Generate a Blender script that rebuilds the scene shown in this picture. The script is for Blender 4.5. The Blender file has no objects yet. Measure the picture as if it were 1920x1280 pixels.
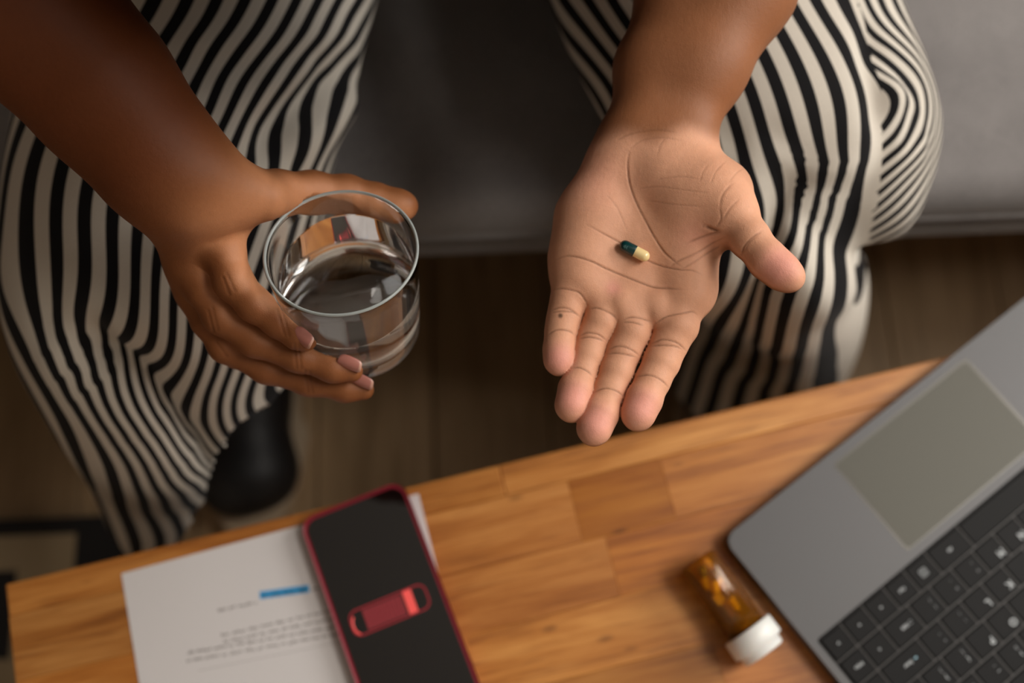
import bpy, bmesh, math, random
import numpy as np
from mathutils import Vector, Matrix

random.seed(7)
SC = bpy.context.scene
COL = SC.collection
# ------------------------------------------------------------------ camera
F = 2133.0                       # focal length in pixels of the 1920 px wide frame
TH, RO = math.radians(72.4), math.radians(2.3)
CAM = np.array([0.0, 0.0, 1.21])
_c, _s = math.cos(RO), math.sin(RO)
FW = np.array([0, math.cos(TH), -math.sin(TH)])
_D0 = np.array([0, -math.sin(TH), -math.cos(TH)])
_X = np.array([1.0, 0, 0])
RT, DN = _c * _X + _s * _D0, -_s * _X + _c * _D0
cam_d = bpy.data.cameras.new('camera')
cam = bpy.data.objects.new('camera', cam_d)
COL.objects.link(cam)
cam_d.sensor_width = 36
cam_d.lens = F * 36 / 1920
cam_d.clip_start = 0.02
cam.matrix_world = Matrix(((RT[0], -DN[0], -FW[0], CAM[0]), (RT[1], -DN[1], -FW[1], CAM[1]), (RT[2], -DN[2], -FW[2], CAM[2]), (0, 0, 0, 1)))
cam_d.dof.use_dof = True
cam_d.dof.focus_distance = 0.578
cam_d.dof.aperture_fstop = 40 / 12.5
SC.camera = cam

# ------------------------------------------------------------------ world, daylight, exposure
W = bpy.data.worlds.new('world')
SC.world = W
W.use_nodes = True
W.node_tree.nodes['Background'].inputs[0].default_value = (0.75, 0.82, 0.95, 1)
W.node_tree.nodes['Background'].inputs[1].default_value = 0.5


def area(name, loc, target, sx, sy, power, col=(1, 1, 1)):
    l = bpy.data.lights.new(name, 'AREA')
    l.shape = 'RECTANGLE'
    l.size, l.size_y = sx, sy
    l.energy = power
    l.color = col
    o = bpy.data.objects.new(name, l)
    COL.objects.link(o)
    o.location = loc
    o.rotation_euler = (Vector(target) - Vector(loc)).to_track_quat('-Z', 'Y').to_euler()
    return o


area('window_daylight', (1.86, 0.75, 1.60), (-0.4, 0.3, 2.2), 1.0, 1.25, 46, (1.0, 0.97, 0.92))
area('added_overhead_light', (1.2, 0.20, 2.42), (0.40, 0.25, 0.0), 1.0, 1.0, 42, (1.0, 0.95, 0.88))  # soft overhead light added for the shading, no known fixture
SC.view_settings.view_transform = 'Standard'
SC.view_settings.look = 'None'
SC.view_settings.gamma = 1
SC.view_settings.use_curve_mapping = False
SC.view_settings.exposure = 0.0
SC.cycles.max_bounces = 20
SC.cycles.diffuse_bounces = 4
SC.cycles.glossy_bounces = 4
SC.cycles.transmission_bounces = 18
SC.cycles.caustics_refractive = True
SC.cycles.caustics_reflective = False
SC.cycles.use_denoising = True
SC.cycles.sample_clamp_indirect = 6.0


def ray(x, y):
    return FW + (x - 960) / F * RT + (y - 640) / F * DN


def P(x, y, z):
    """The world point at height z that the photograph shows at pixel x, y."""
    d = ray(x, y)
    return CAM + d * ((z - CAM[2]) / d[2])


def proj(p):
    q = np.asarray(p) - CAM
    t = q @ FW
    return 960 + F * (q @ RT) / t, 640 + F * (q @ DN) / t


# ------------------------------------------------------------------ node helpers
def lin(r, g, b):
    f = lambda v: (v / 255 / 12.92) if v / 255 <= 0.04045 else ((v / 255 + 0.055) / 1.055) ** 2.4
    return (f(r), f(g), f(b), 1)


class Mat:
    def __init__(self, name, base=(0.5, 0.5, 0.5, 1), rough=0.5, **kw):
        self.m = bpy.data.materials.new(name)
        self.m.use_nodes = True
        self.t = self.m.node_tree
        self.b = self.t.nodes['Principled BSDF']
        self.b.inputs['Base Color'].default_value = base
        self.b.inputs['Roughness'].default_value = rough
        for k, v in kw.items():
            self.b.inputs[k.replace('_', ' ')].default_value = v

    def n(self, typ, ins=None, **kw):
        nd = self.t.nodes.new(typ)
        for k, v in kw.items():
            setattr(nd, k, v)
        for k, v in (ins or {}).items():
            self.put(nd.inputs[k], v)
        return nd

    def put(self, sock, v):
        if isinstance(v, bpy.types.NodeSocket):
            self.t.links.new(v, sock)
        else:
            sock.default_value = v

    def math(self, op, a, b=0.0, c=0.0):
        nd = self.n('ShaderNodeMath', operation=op)
        for i, v in enumerate((a, b, c)):
            self.put(nd.inputs[i], v)
        return nd.outputs[0]

    def mix(self, fac, a, b, mode='MIX'):
        nd = self.n('ShaderNodeMix', data_type='RGBA', blend_type=mode)
        self.put(nd.inputs[0], fac)
        self.put(nd.inputs[6], a)
        self.put(nd.inputs[7], b)
        return nd.outputs[2]

    def ramp(self, fac, stops, interp='LINEAR'):
        nd = self.n('ShaderNodeValToRGB')
        cr = nd.color_ramp
        cr.interpolation = interp
        while len(cr.elements) < len(stops):
            cr.elements.new(0.5)
        for e, (p, c) in zip(cr.elements, stops):
            e.position, e.color = p, (c if len(c) == 4 else (*c, 1))
        self.put(nd.inputs[0], fac)
        return nd.outputs[0]

    def coord(self, kind='Object', scale=(1, 1, 1), rot=(0, 0, 0), loc=(0, 0, 0)):
        tc = self.n('ShaderNodeTexCoord')
        mp = self.n('ShaderNodeMapping')
        self.t.links.new(tc.outputs[kind], mp.inputs[0])
        mp.inputs['Scale'].default_value = scale
        mp.inputs['Rotation'].default_value = rot
        mp.inputs['Location'].default_value = loc
        return mp.outputs[0]

    def noise(self, vec, scale, detail=4, rough=0.5, dist=0.0):
        return self.n('ShaderNodeTexNoise', {'Vector': vec, 'Scale': scale, 'Detail': detail, 'Roughness': rough, 'Distortion': dist})

    def bump(self, h, strength=0.3, dist=0.001):
        nd = self.n('ShaderNodeBump', {'Height': h, 'Strength': strength, 'Distance': dist})
        self.t.links.new(nd.outputs[0], self.b.inputs['Normal'])

    def base(self, v):
        self.put(self.b.inputs['Base Color'], v)
        return self


# ------------------------------------------------------------------ object helpers
def tag(o, label=None, cat=None, group=None, kind=None):
    for k, v in (('label', label), ('category', cat), ('group', group), ('kind', kind)):
        if v:
            o[k] = v
    return o


def link(name, me, mat=None, parent=None, smooth=False):
    o = bpy.data.objects.new(name, me)
    COL.objects.link(o)
    if mat is not None:
        for m in (mat if isinstance(mat, (list, tuple)) else [mat]):
            me.materials.append(m.m if isinstance(m, Mat) else m)
    if parent is not None:
        o.parent = parent
    if smooth:
        me.shade_smooth()
    return o


def from_bm(name, bm, mat=None, parent=None, smooth=False):
    me = bpy.data.meshes.new(name)
    bmesh.ops.recalc_face_normals(bm, faces=bm.faces)
    bm.to_mesh(me)
    bm.free()
    return link(name, me, mat, parent, smooth)


def from_pts(name, v, f, mat=None, parent=None, smooth=True):
    me = bpy.data.meshes.new(name)
    me.from_pydata([tuple(map(float, p)) for p in v], [], [tuple(int(i) for i in q) for q in f])
    me.update()
    return link(name, me, mat, parent, smooth)


def empty(name, loc=(0, 0, 0), rotz=0.0, m=None):
    o = bpy.data.objects.new(name, None)
    COL.objects.link(o)
    if m is not None:
        o.matrix_world = m
    else:
        o.location = loc
        o.rotation_euler = (0, 0, rotz)
    return o


def box(bm, lo, hi, bev=0.0, seg=2):
    r = bmesh.ops.create_cube(bm, size=1)
    vs = r['verts']
    for v in vs:
        v.co = Vector([lo[i] + (v.co[i] + 0.5) * (hi[i] - lo[i]) for i in range(3)])
    if bev:
        es = list({e for v in vs for e in v.link_edges})
        bmesh.ops.bevel(bm, geom=es, offset=bev, segments=seg, profile=0.5, affect='EDGES')


def boxo(name, lo, hi, mat, parent=None, bev=0.0, seg=2, smooth=False):
    bm = bmesh.new()
    box(bm, lo, hi, bev, seg)
    o = from_bm(name, bm, mat, parent, smooth)
    return o


def rounded_slab(bm, x0, x1, y0, y1, z0, z1, r, bev=0.0, seg=8, bseg=2):
    """A slab with rounded plan corners."""
    pts = []
    for cx, cy, a0 in ((x1 - r, y1 - r, 0), (x0 + r, y1 - r, 90), (x0 + r, y0 + r, 180), (x1 - r, y0 + r, 270)):
        for i in range(seg + 1):
            a = math.radians(a0 + 90 * i / seg)
            pts.append((cx + r * math.cos(a), cy + r * math.sin(a)))
    lo = [bm.verts.new((x, y, z0)) for x, y in pts]
    hi = [bm.verts.new((x, y, z1)) for x, y in pts]
    n = len(pts)
    ft = bm.faces.new(hi)
    bm.faces.new(lo[::-1])
    for i in range(n):
        bm.faces.new((lo[i], lo[(i + 1) % n], hi[(i + 1) % n], hi[i]))
    if bev:
        bmesh.ops.bevel(bm, geom=list(ft.edges), offset=bev, segments=bseg, profile=0.5, affect='EDGES')


def lathe(bm, prof, n=48, closed=False):
    """Revolves (r, z) pairs about z."""
    rings = []
    for r, z in prof:
        if r < 1e-7:
            rings.append([bm.verts.new((0, 0, z))])
        else:
            rings.append([bm.verts.new((r * math.cos(2 * math.pi * i / n), r * math.sin(2 * math.pi * i / n), z)) for i in range(n)])
    prs = list(zip(rings, rings[1:])) + ([(rings[-1], rings[0])] if closed else [])
    for a, b in prs:
        for i in range(n):
            j = (i + 1) % n
            if len(a) == 1 and len(b) == 1:
                continue
            if len(a) == 1:
                bm.faces.new((a[0], b[j], b[i]))
            elif len(b) == 1:
                bm.faces.new((a[i], a[j], b[0]))
            else:
                bm.faces.new((a[i], a[j], b[j], b[i]))


def frame_m(o, x, z):
    """4x4 with the given origin, x axis hint and z axis."""
    z = Vector(z).normalized()
    x = Vector(x)
    x = (x - z * x.dot(z)).normalized()
    y = z.cross(x)
    return Matrix(((x[0], y[0], z[0], o[0]), (x[1], y[1], z[1], o[1]), (x[2], y[2], z[2], o[2]), (0, 0, 0, 1)))


def text_mesh(s, size, mat, parent, name='lettering', m=Matrix(), thick=0.00006):
    cu = bpy.data.curves.new(name, 'FONT')
    cu.body = s
    cu.size = size
    cu.align_x = 'CENTER'
    cu.align_y = 'CENTER'
    cu.extrude = thick
    cu.offset = size * 0.03
    cu.resolution_u = 2
    o = bpy.data.objects.new(name, cu)
    COL.objects.link(o)
    bpy.context.view_layer.update()
    me = bpy.data.meshes.new_from_object(o.evaluated_get(bpy.context.evaluated_depsgraph_get()))
    bpy.data.objects.remove(o)
    o = bpy.data.objects.new(name, me)
    COL.objects.link(o)
    me.materials.clear()
    me.materials.append(mat.m)
    o.parent = parent
    o.matrix_local = m
    return o


# ------------------------------------------------------------------ materials
def wood(name, dark, mid, light, scale=1.0, rough=0.42, contrast=1.0):
    m = Mat(name, rough=rough)
    info = m.n('ShaderNodeObjectInfo')
    off = m.n('ShaderNodeCombineXYZ', {'X': m.math('MULTIPLY', info.outputs['Random'], 37.0), 'Y': m.math('MULTIPLY', info.outputs['Random'], 11.0), 'Z': 0.0})
    tc = m.n('ShaderNodeTexCoord')
    add = m.n('ShaderNodeVectorMath', {0: tc.outputs['Object'], 1: off.outputs[0]}, operation='ADD')
    mp = m.n('ShaderNodeMapping', {'Vector': add.outputs[0], 'Scale': (5 * scale, 46 * scale, 46 * scale)})
    mp2 = m.n('ShaderNodeMapping', {'Vector': add.outputs[0], 'Scale': (14 * scale, 420 * scale, 300 * scale)})
    n1 = m.noise(mp.outputs[0], 1.0, 5, 0.6, 0.8)
    n2 = m.noise(mp2.outputs[0], 1.0, 3, 0.6)
    f = m.math('MULTIPLY_ADD', n2.outputs[0], 0.35, m.math('MULTIPLY', n1.outputs[0], 0.75))
    c = m.ramp(f, [(0.36, dark), (0.52, mid), (0.72, light)])
    mp3 = m.n('ShaderNodeMapping', {'Vector': add.outputs[0], 'Scale': (9 * scale, 170 * scale, 170 * scale)})
    n3 = m.noise(mp3.outputs[0], 1.0, 3, 0.7, 0.6)
    c = m.mix(m.ramp(n3.outputs[0], [(0.56, (0, 0, 0)), (0.70, (0.75, 0.75, 0.75))]), c, (*dark, 1), 'MIX')
    mp4 = m.n('ShaderNodeMapping', {'Vector': add.outputs[0], 'Scale': (16 * scale, 44 * scale, 44 * scale)})
    kn = m.n('ShaderNodeTexVoronoi', {'Vector': mp4.outputs[0], 'Scale': 1.0, 'Randomness': 1.0})
    kf = m.math('MULTIPLY', m.ramp(kn.outputs['Distance'], [(0.03, (1, 1, 1)), (0.13, (0, 0, 0))]), 0.75 * contrast)
    c = m.mix(kf, c, tuple(v * 0.45 for v in dark) + (1,))
    m.base(m.mix(1.0, c, info.outputs['Color'], 'MULTIPLY'))
    m.put(m.b.inputs['Roughness'], m.math('MULTIPLY_ADD', n2.outputs[0], 0.18, rough - 0.09))
    m.bump(f, 0.15, 0.0006)
    return m


M = {}
M['oak'] = wood('oiled oak staves', (0.19, 0.055, 0.008), (0.37, 0.128, 0.021), (0.53, 0.225, 0.053), rough=0.40)
M['floor'] = wood('brown laminate', (0.22, 0.135, 0.062), (0.34, 0.22, 0.112), (0.44, 0.30, 0.165), 0.5, 0.5, 0.5)
M['wall'] = Mat('warm white wall paint', lin(226, 218, 206), 0.85)
M['wall'].bump(M['wall'].noise(M['wall'].coord(), 180, 3).outputs[0], 0.05, 0.001)
M['wall_dark'] = Mat('brown grey wall paint', lin(122, 108, 96), 0.85)
M['ceiling'] = Mat('white ceiling paint', lin(196, 190, 182), 0.9)
M['trim'] = Mat('white lacquer', lin(228, 225, 220), 0.4)


def cloth(name, c1, c2, scale=900, rough=0.9, sheen=0.3):
    m = Mat(name, c1, rough, Sheen_Weight=sheen)
    v = m.coord()
    n = m.noise(v, scale, 2, 0.7)
    big = m.noise(v, 9, 4, 0.6)
    f = m.math('ADD', m.math('MULTIPLY', n.outputs[0], 0.6), m.math('MULTIPLY', big.outputs[0], 0.4))
    m.base(m.ramp(f, [(0.35, c1), (0.65, c2)]))
    m.bump(n.outputs[0], 0.35, 0.0008)
    return m


M['sofa'] = cloth('grey woven upholstery', lin(94, 90, 89), lin(134, 129, 127))
M['black_wood'] = Mat('dark stained wood', lin(38, 28, 22), 0.5)

# ------------------------------------------------------------------ room
RX0, RX1, RY0, RY1, RH = -2.0, 1.95, -1.9, 1.75, 2.45


def structure(o):
    o['kind'] = 'structure'
    return o


floor = structure(boxo('floor', (RX0, RY0, -0.06), (RX1, RY1, -0.012), M['black_wood']))
board_me = None
nb = int((RX1 - RX0) / 0.125)
bw = (RX1 - RX0) / nb
bm = bmesh.new()
box(bm, (0, -bw / 2 + 0.0008, -0.012), (1.215, bw / 2 - 0.0008, 0), 0.0012, 1)
board_me = bpy.data.meshes.new('floorboard')
bm.to_mesh(board_me)
bm.free()
board_me.materials.append(M['floor'].m)
for i in range(nb):
    for j in range(3):
        o = bpy.data.objects.new('floorboard', board_me)
        COL.objects.link(o)
        o.rotation_euler = (0, 0, math.pi / 2)
        o.location = (RX0 + bw * (i + 0.5), RY0 + 1.2167 * j, 0)
        o.parent = floor
        o.color = (*(random.uniform(0.82, 1.12),) * 3, 1)
structure(boxo('ceiling', (RX0, RY0, RH), (RX1, RY1, RH + 0.06), M['ceiling']))
structure(boxo('wall_back', (RX0, RY1, 0), (RX1, RY1 + 0.08, RH), M['wall_dark']))
structure(boxo('wall_front', (RX0, RY0 - 0.08, 0), (RX1, RY0, RH), M['wall']))
structure(boxo('wall_left', (RX0 - 0.08, RY0, 0), (RX0, RY1, RH), M['wall_dark']))
bm = bmesh.new()
WY0, WY1, WZ0, WZ1 = 0.15, 1.35, 0.9, 2.3
for lo, hi in (((RX1, RY0, 0), (RX1 + 0.12, RY1, WZ0)), ((RX1, RY0, WZ1), (RX1 + 0.12, RY1, RH)), ((RX1, RY0, WZ0), (RX1 + 0.12, WY0, WZ1)), ((RX1, WY1, WZ0), (RX1 + 0.12, RY1, WZ1))):
    box(bm, lo, hi)
structure(from_bm('wall_right', bm, M['wall_dark']))
win = structure(empty('window_1', (RX1 + 0.03, (WY0 + WY1) / 2, WZ0)))
bm = bmesh.new()
hw, hh = (WY1 - WY0) / 2, WZ1 - WZ0
for lo, hi in (((0, -hw, 0), (0.06, hw, 0.05)), ((0, -hw, hh - 0.05), (0.06, hw, hh)), ((0, -hw, 0), (0.06, -hw + 0.05, hh)), ((0, hw - 0.05, 0), (0.06, hw, hh)), ((0, -0.025, 0), (0.06, 0.025, hh))):
    box(bm, lo, hi, 0.004)
from_bm('window_frame', bm, M['trim'], win)
boxo('window_sill', (-0.16, -hw - 0.05, -0.03), (0.06, hw + 0.05, 0.0), M['trim'], win, 0.006)
for nm, lo, hi in (('baseboard_back', (RX0, RY1 - 0.015, 0), (RX1, RY1, 0.08)), ('baseboard_left', (RX0, RY0, 0), (RX0 + 0.015, RY1 - 0.02, 0.08))):
    structure(boxo(nm, lo, hi, M['trim'], None, 0.003))

# ------------------------------------------------------------------ sofa
sofa = tag(empty('sofa', (0, 0.36, 0)), 'grey upholstered sofa with a piped seat edge under the seated person', 'sofa')


def cushion(name, lo, hi, r, puff, parent, mat, nx=60, ny=36):
    bm = bmesh.new()
    box(bm, lo, hi, r, 5)
    bmesh.ops.subdivide_edges(bm, edges=[e for e in bm.edges if e.calc_length() > 0.12], cuts=14, use_grid_fill=True)
    cx, cy = (lo[0] + hi[0]) / 2, (lo[1] + hi[1]) / 2
    for v in bm.verts:
        u = (v.co.x - cx) / (hi[0] - lo[0]) * 2
        w = (v.co.y - cy) / (hi[1] - lo[1]) * 2
        t = (v.co.z - lo[2]) / (hi[2] - lo[2])
        v.co.z += puff * max(0, 1 - u ** 4) * max(0, 1 - w ** 2) * t
    return from_bm(name, bm, mat, parent, True)


cushion('seat_cushion', (-1.02, -0.018, 0.378), (1.02, 0.70, 0.438), 0.024, 0.006, sofa, M['sofa'])
# piping along the front seam of the cushion
def tube(name, pts, r, mat, parent=None, n=8, closed=False):
    cu = bpy.data.curves.new(name, 'CURVE')
    cu.dimensions = '3D'
    sp = cu.splines.new('POLY')
    sp.points.add(len(pts) - 1)
    for p, q in zip(sp.points, pts):
        p.co = (*q, 1)
    sp.use_cyclic_u = closed
    cu.bevel_depth = r
    cu.bevel_resolution = max(1, n // 4)
    cu.use_fill_caps = True
    o = bpy.data.objects.new(name, cu)
    COL.objects.link(o)
    bpy.context.view_layer.update()
    me = bpy.data.meshes.new_from_object(o.evaluated_get(bpy.context.evaluated_depsgraph_get()))
    bpy.data.objects.remove(o)
    me.materials.clear()
    return link(name, me, mat, parent, True)


tube('piping', [(x, -0.017, 0.402 + 0.0015 * math.sin(x * 9)) for x in np.linspace(-1.0, 1.0, 60)], 0.0035, M['sofa'], sofa)
boxo('seat_base', (-1.02, -0.012, 0.345), (1.02, 0.84, 0.378), M['sofa'], sofa, 0.008, 3, True)
cushion('backrest', (-1.02, 0.64, 0.40), (1.02, 0.86, 0.86), 0.05, 0.02, sofa, M['sofa'])
for sx in (-1, 1):
    boxo('armrest', (sx * 1.12 - 0.1, -0.012, 0.30), (sx * 1.12 + 0.1, 0.86, 0.60), M['sofa'], sofa, 0.04, 4, True)
    for y in (0.10, 0.80):
        bm = bmesh.new()
        lathe(bm, [(0, 0), (0.016, 0), (0.024, 0.31), (0.024, 0.345), (0, 0.345)], 20)
        o = from_bm('leg', bm, M['black_wood'], sofa, True)
        o.location = (sx * 0.98, y, 0)

# ------------------------------------------------------------------ rug
mr = Mat('cream rug with black blocks', lin(150, 128, 98), 0.95, Sheen_Weight=0.2)
v = mr.coord()
sep = mr.n('ShaderNodeSeparateXYZ', {0: v})
X_, Y_ = sep.outputs[0], sep.outputs[1]


def rect(x0, x1, y0, y1):
    a = mr.math('MULTIPLY', mr.math('GREATER_THAN', X_, x0), mr.math('LESS_THAN', X_, x1))
    b = mr.math('MULTIPLY', mr.math('GREATER_THAN', Y_, y0), mr.math('LESS_THAN', Y_, y1))
    return mr.math('MULTIPLY', a, b)


msk = rect(-9, 9, 0.188, 9)
for r in ((-0.468, -0.36, 0.15, 0.195), (-0.7, -0.527, 0.062, 0.152), (-0.36, -0.2, 0.02, 0.10), (-0.1, 0.05, 0.10, 0.17), (-0.47, -0.36, -0.12, -0.03), (0.2, 0.34, -0.02, 0.09), (-0.2, 0.0, -0.14, -0.05)):
    msk = mr.math('MAXIMUM', msk, rect(*r))
nz = mr.noise(v, 500, 3, 0.7)
mr.base(mr.mix(msk, mr.mix(nz.outputs[0], lin(140, 120, 90), lin(172, 152, 120)), lin(16, 12, 11)))
mr.bump(nz.outputs[0], 0.6, 0.002)
bm = bmesh.new()
rounded_slab(bm, -1.05, -0.36, -0.75, 0.206, 0.0, 0.009, 0.004, 0.003)
tag(from_bm('rug', bm, mr), 'cream rug with black blocks on the floor left of the wooden table', 'rug')
# ------------------------------------------------------------------ coffee table of glued oak staves
TZ = 0.42
TANG = math.radians(11.444)
TC = P(10, 1095, TZ)
# table frame: x runs along the edge beside the sofa, y runs away from it towards the photographer
TM = Matrix.Translation((TC[0], TC[1], 0)) @ Matrix.Rotation(TANG, 4, 'Z') @ Matrix.Diagonal((1, 1, 1, 1))
table = tag(empty('coffee_table', m=TM), 'honey brown coffee table top of glued oak staves holding a laptop, phone and paper', 'table')
TL, TD, TT = 1.15, 0.56, 0.032
rows = [0.0, 0.0225, 0.066, 0.108, 0.151, 0.195, 0.238, 0.281, 0.325, 0.368, 0.412, 0.455, 0.50, 0.53, TD]
joints = {0: [0.348, 0.70], 1: [0.10, 0.392, 0.459, 0.86], 2: [0.21, 0.4077, 0.63, 0.95], 3: [0.055, 0.30, 0.66, 0.9], 4: [0.18, 0.46, 0.73]}
rng = random.Random(11)
# tones of the staves that the photograph shows apart (row, start) -> colour of the stave
STAVE = {(0, 0.0): (.98, .96, .9, 1), (0, 0.348): (1.25, 1.35, 1.55, 1), (1, 0.10): (1.05, 1.05, 1.1, 1), (1, 0.392): (.80, .68, .30, 1), (1, 0.459): (1.12, 1.12, 1.1, 1),
         (2, 0.21): (.95, .90, .85, 1), (2, 0.408): (1.08, 1.0, .75, 1), (3, 0.30): (1.2, 1.25, 1.25, 1), (2, 0.63): (1.1, 1.1, 1.1, 1)}
for k in range(len(rows) - 1):
    xs = [0.0] + joints.get(k, [rng.uniform(0.12, 0.3), rng.uniform(0.42, 0.6), rng.uniform(0.75, 1.0)]) + [TL]
    for a, b in zip(xs, xs[1:]):
        y0, y1 = rows[k], rows[k + 1]
        hx, hy = (b - a) / 2, (y1 - y0) / 2
        bm = bmesh.new()
        box(bm, (-hx + 0.00004, -hy + 0.00004, -TT), (hx - 0.00004, hy - 0.00004, 0), 0.00022 if k else 0.0009, 1)
        o = from_bm('plank', bm, M['oak'], table)
        o.location = ((a + b) / 2, -(y0 + y1) / 2, TZ)
        t_ = rng.uniform(0.86, 1.16)
        o.color = STAVE.get((k, round(a, 3)), (t_, t_ * rng.uniform(0.95, 1.03), t_ * rng.uniform(0.85, 1.1), 1))
for x in (0.09, TL - 0.09):
    for y in (0.07, TD - 0.07):
        bm = bmesh.new()
        box(bm, (-0.03, -0.03, 0), (0.03, 0.03, TZ - TT), 0.004)
        o = from_bm('leg', bm, M['oak'], table)
        o.location = (x, -y, 0)
for lo, hi in (((0.12, -0.085, TZ - TT - 0.06), (TL - 0.12, -0.06, TZ - TT)), ((0.12, -TD + 0.06, TZ - TT - 0.06), (TL - 0.12, -TD + 0.085, TZ - TT))):
    boxo('apron', lo, hi, M['oak'], table, 0.003)

# ------------------------------------------------------------------ printed sheet of paper
def tw(x, y, z=TZ):
    """Table frame to world."""
    return TM @ Vector((x, -y, z))


mp_ = Mat('white office paper', lin(208, 203, 202), 0.7)
mp_.bump(mp_.noise(mp_.coord(), 400, 3).outputs[0], 0.05, 0.0004)
MINK = Mat('grey print', lin(120, 112, 112), 0.8)
MBLUE = Mat('blue highlight print', lin(60, 150, 205), 0.8)
A4x, A4y = 0.2102, 0.297
ang = TANG + math.atan2(0.0118 - 0.0063, 0.2102)
c0 = tw(0.0788, 0.0118, TZ + 0.0002)
pm = Matrix.Translation(c0) @ Matrix.Rotation(ang, 4, 'Z')
paper = tag(empty('printed_sheet', m=pm), 'white printed sheet with a blue highlighted line lying under the red phone', 'paper')
bm = bmesh.new()
box(bm, (0, -A4y, 0), (A4x, 0, 0.00025))
from_bm('sheet', bm, mp_, paper)


def line_at(pa, pb, hgt, mat, words=True, name='text_line'):
    """A printed line between two pixels: small word blocks as print on the sheet."""
    inv = pm.inverted()
    a, b = inv @ Vector(P(*pa, TZ)), inv @ Vector(P(*pb, TZ))
    L = (b - a).length
    bm = bmesh.new()
    x = 0.0
    r = random.Random(int(pa[0] * 7 + pa[1]))
    while x < L:
        w = min(r.uniform(0.003, 0.010), L - x) if words else L
        # letters of a word: thin strokes of unequal height
        q = x
        while q < x + w - 0.0004:
            d = r.uniform(0.0005, 0.0011) if words else w
            h2 = hgt * (r.choice((0.55, 0.6, 0.9, 0.6)) if words else 1)
            y0 = -hgt / 2 + (0 if r.random() < 0.85 or not words else -hgt * 0.3)
            box(bm, (q, y0, 0), (min(q + d, x + w), y0 + h2, 0.00003))
            q += d + (0.00035 if words else 1)
        x += w + 0.0016
    o = from_bm(name, bm, mat, paper)
    o.matrix_local = Matrix.Translation((a.x, a.y, 0.00025)) @ Matrix.Rotation(math.atan2(b.y - a.y, b.x - a.x), 4, 'Z')
    return o


line_at((408, 1143), (484, 1127), 0.0022, MINK)
line_at((487, 1116), (580, 1103), 0.0052, MBLUE, False, 'blue_highlight')
line_at((492, 1116), (575, 1104), 0.0024, Mat('dark blue print', lin(30, 84, 124), 0.8), True, 'highlighted_text')
line_at((585, 1103), (598, 1101), 0.0022, MINK)
for a, b in (((415, 1190), (625, 1142)), ((420, 1202), (625, 1158)), ((352, 1223), (640, 1172)), ((350, 1238), (640, 1186))):
    line_at(a, b, 0.0021, MINK)
line_at((372, 1257), (640, 1203), 0.0002, MINK, False, 'rule')

# ------------------------------------------------------------------ phone in a red case
PH = TZ + 0.0006
pc = P(561, 976, PH + 0.009)
phm = Matrix.Translation((pc[0], pc[1], PH)) @ Matrix.Rotation(math.radians(19.96), 4, 'Z')
phone = tag(empty('phone', m=phm), 'black phone in a dark red case showing a red battery symbol', 'phone')
PW, PL, PT = 0.0755, 0.160, 0.0095
mcase = Mat('dark red rubber case', lin(128, 14, 36), 0.45)
bm = bmesh.new()
rounded_slab(bm, 0, PW, -PL, 0, 0, PT, 0.0105, 0.0016, 10, 3)
# open the face of the case: inset and sink so that the rim stands proud
bm.faces.ensure_lookup_table()
top = max(bm.faces, key=lambda f: f.calc_center_median().z + f.calc_area())
r = bmesh.ops.inset_individual(bm, faces=[top], thickness=0.0010)
bmesh.ops.translate(bm, verts=list(top.verts), vec=(0, 0, -0.0010))
from_bm('case', bm, mcase, phone, False)
mscr = Mat('black screen glass', lin(6, 6, 8), 0.05, Specular_IOR_Level=1.0)
bm = bmesh.new()
rounded_slab(bm, 0.0028, PW - 0.0028, -PL + 0.0028, -0.0028, 0.003, PT - 0.0006, 0.0085, 0.0004, 10)
from_bm('screen', bm, mscr, phone)


def glow(name, rgb, e):
    m = Mat(name, (0, 0, 0, 1), 0.4)
    m.b.inputs['Emission Color'].default_value = rgb
    m.b.inputs['Emission Strength'].default_value = e
    return m


mg1, mg2, mg3 = glow('dim red pixels', lin(205, 50, 62), 0.36), glow('bright red pixels', lin(255, 92, 84), 0.8), glow('deep red pixels', lin(190, 62, 68), 0.42)
# battery symbol lies across the screen: x 8.5..65.5 mm, y 71..90 mm below the top edge
bx0, bx1, by0, by1, bz = 0.0092, 0.0645, -0.0888, -0.0705, PT - 0.00062


def ring_plate(name, x0, x1, y0, y1, r, w, mat, skip=None):
    def outline(x0, x1, y0, y1, r):
        pts = []
        for cx, cy, a0 in ((x1 - r, y1 - r, 0), (x0 + r, y1 - r, 90), (x0 + r, y0 + r, 180), (x1 - r, y0 + r, 270)):
            for i in range(9):
                a = math.radians(a0 + 90 * i / 8)
                pts.append((cx + r * math.cos(a), cy + r * math.sin(a)))
        return pts
    bm = bmesh.new()
    A, B = outline(x0, x1, y0, y1, r), outline(x0 + w, x1 - w, y0 + w, y1 - w, max(r - w, 0.0003))
    n = len(A)
    lv = [[bm.verts.new((*p, z)) for p in q] for z in (bz, bz + 0.00008) for q in (A, B)]
    for i in range(n):
        j = (i + 1) % n
        for a, b in ((0, 1), (2, 3), (0, 2), (1, 3)):
            bm.faces.new((lv[a][i], lv[a][j], lv[b][j], lv[b][i]))
    return from_bm(name, bm, mat, phone)


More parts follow.
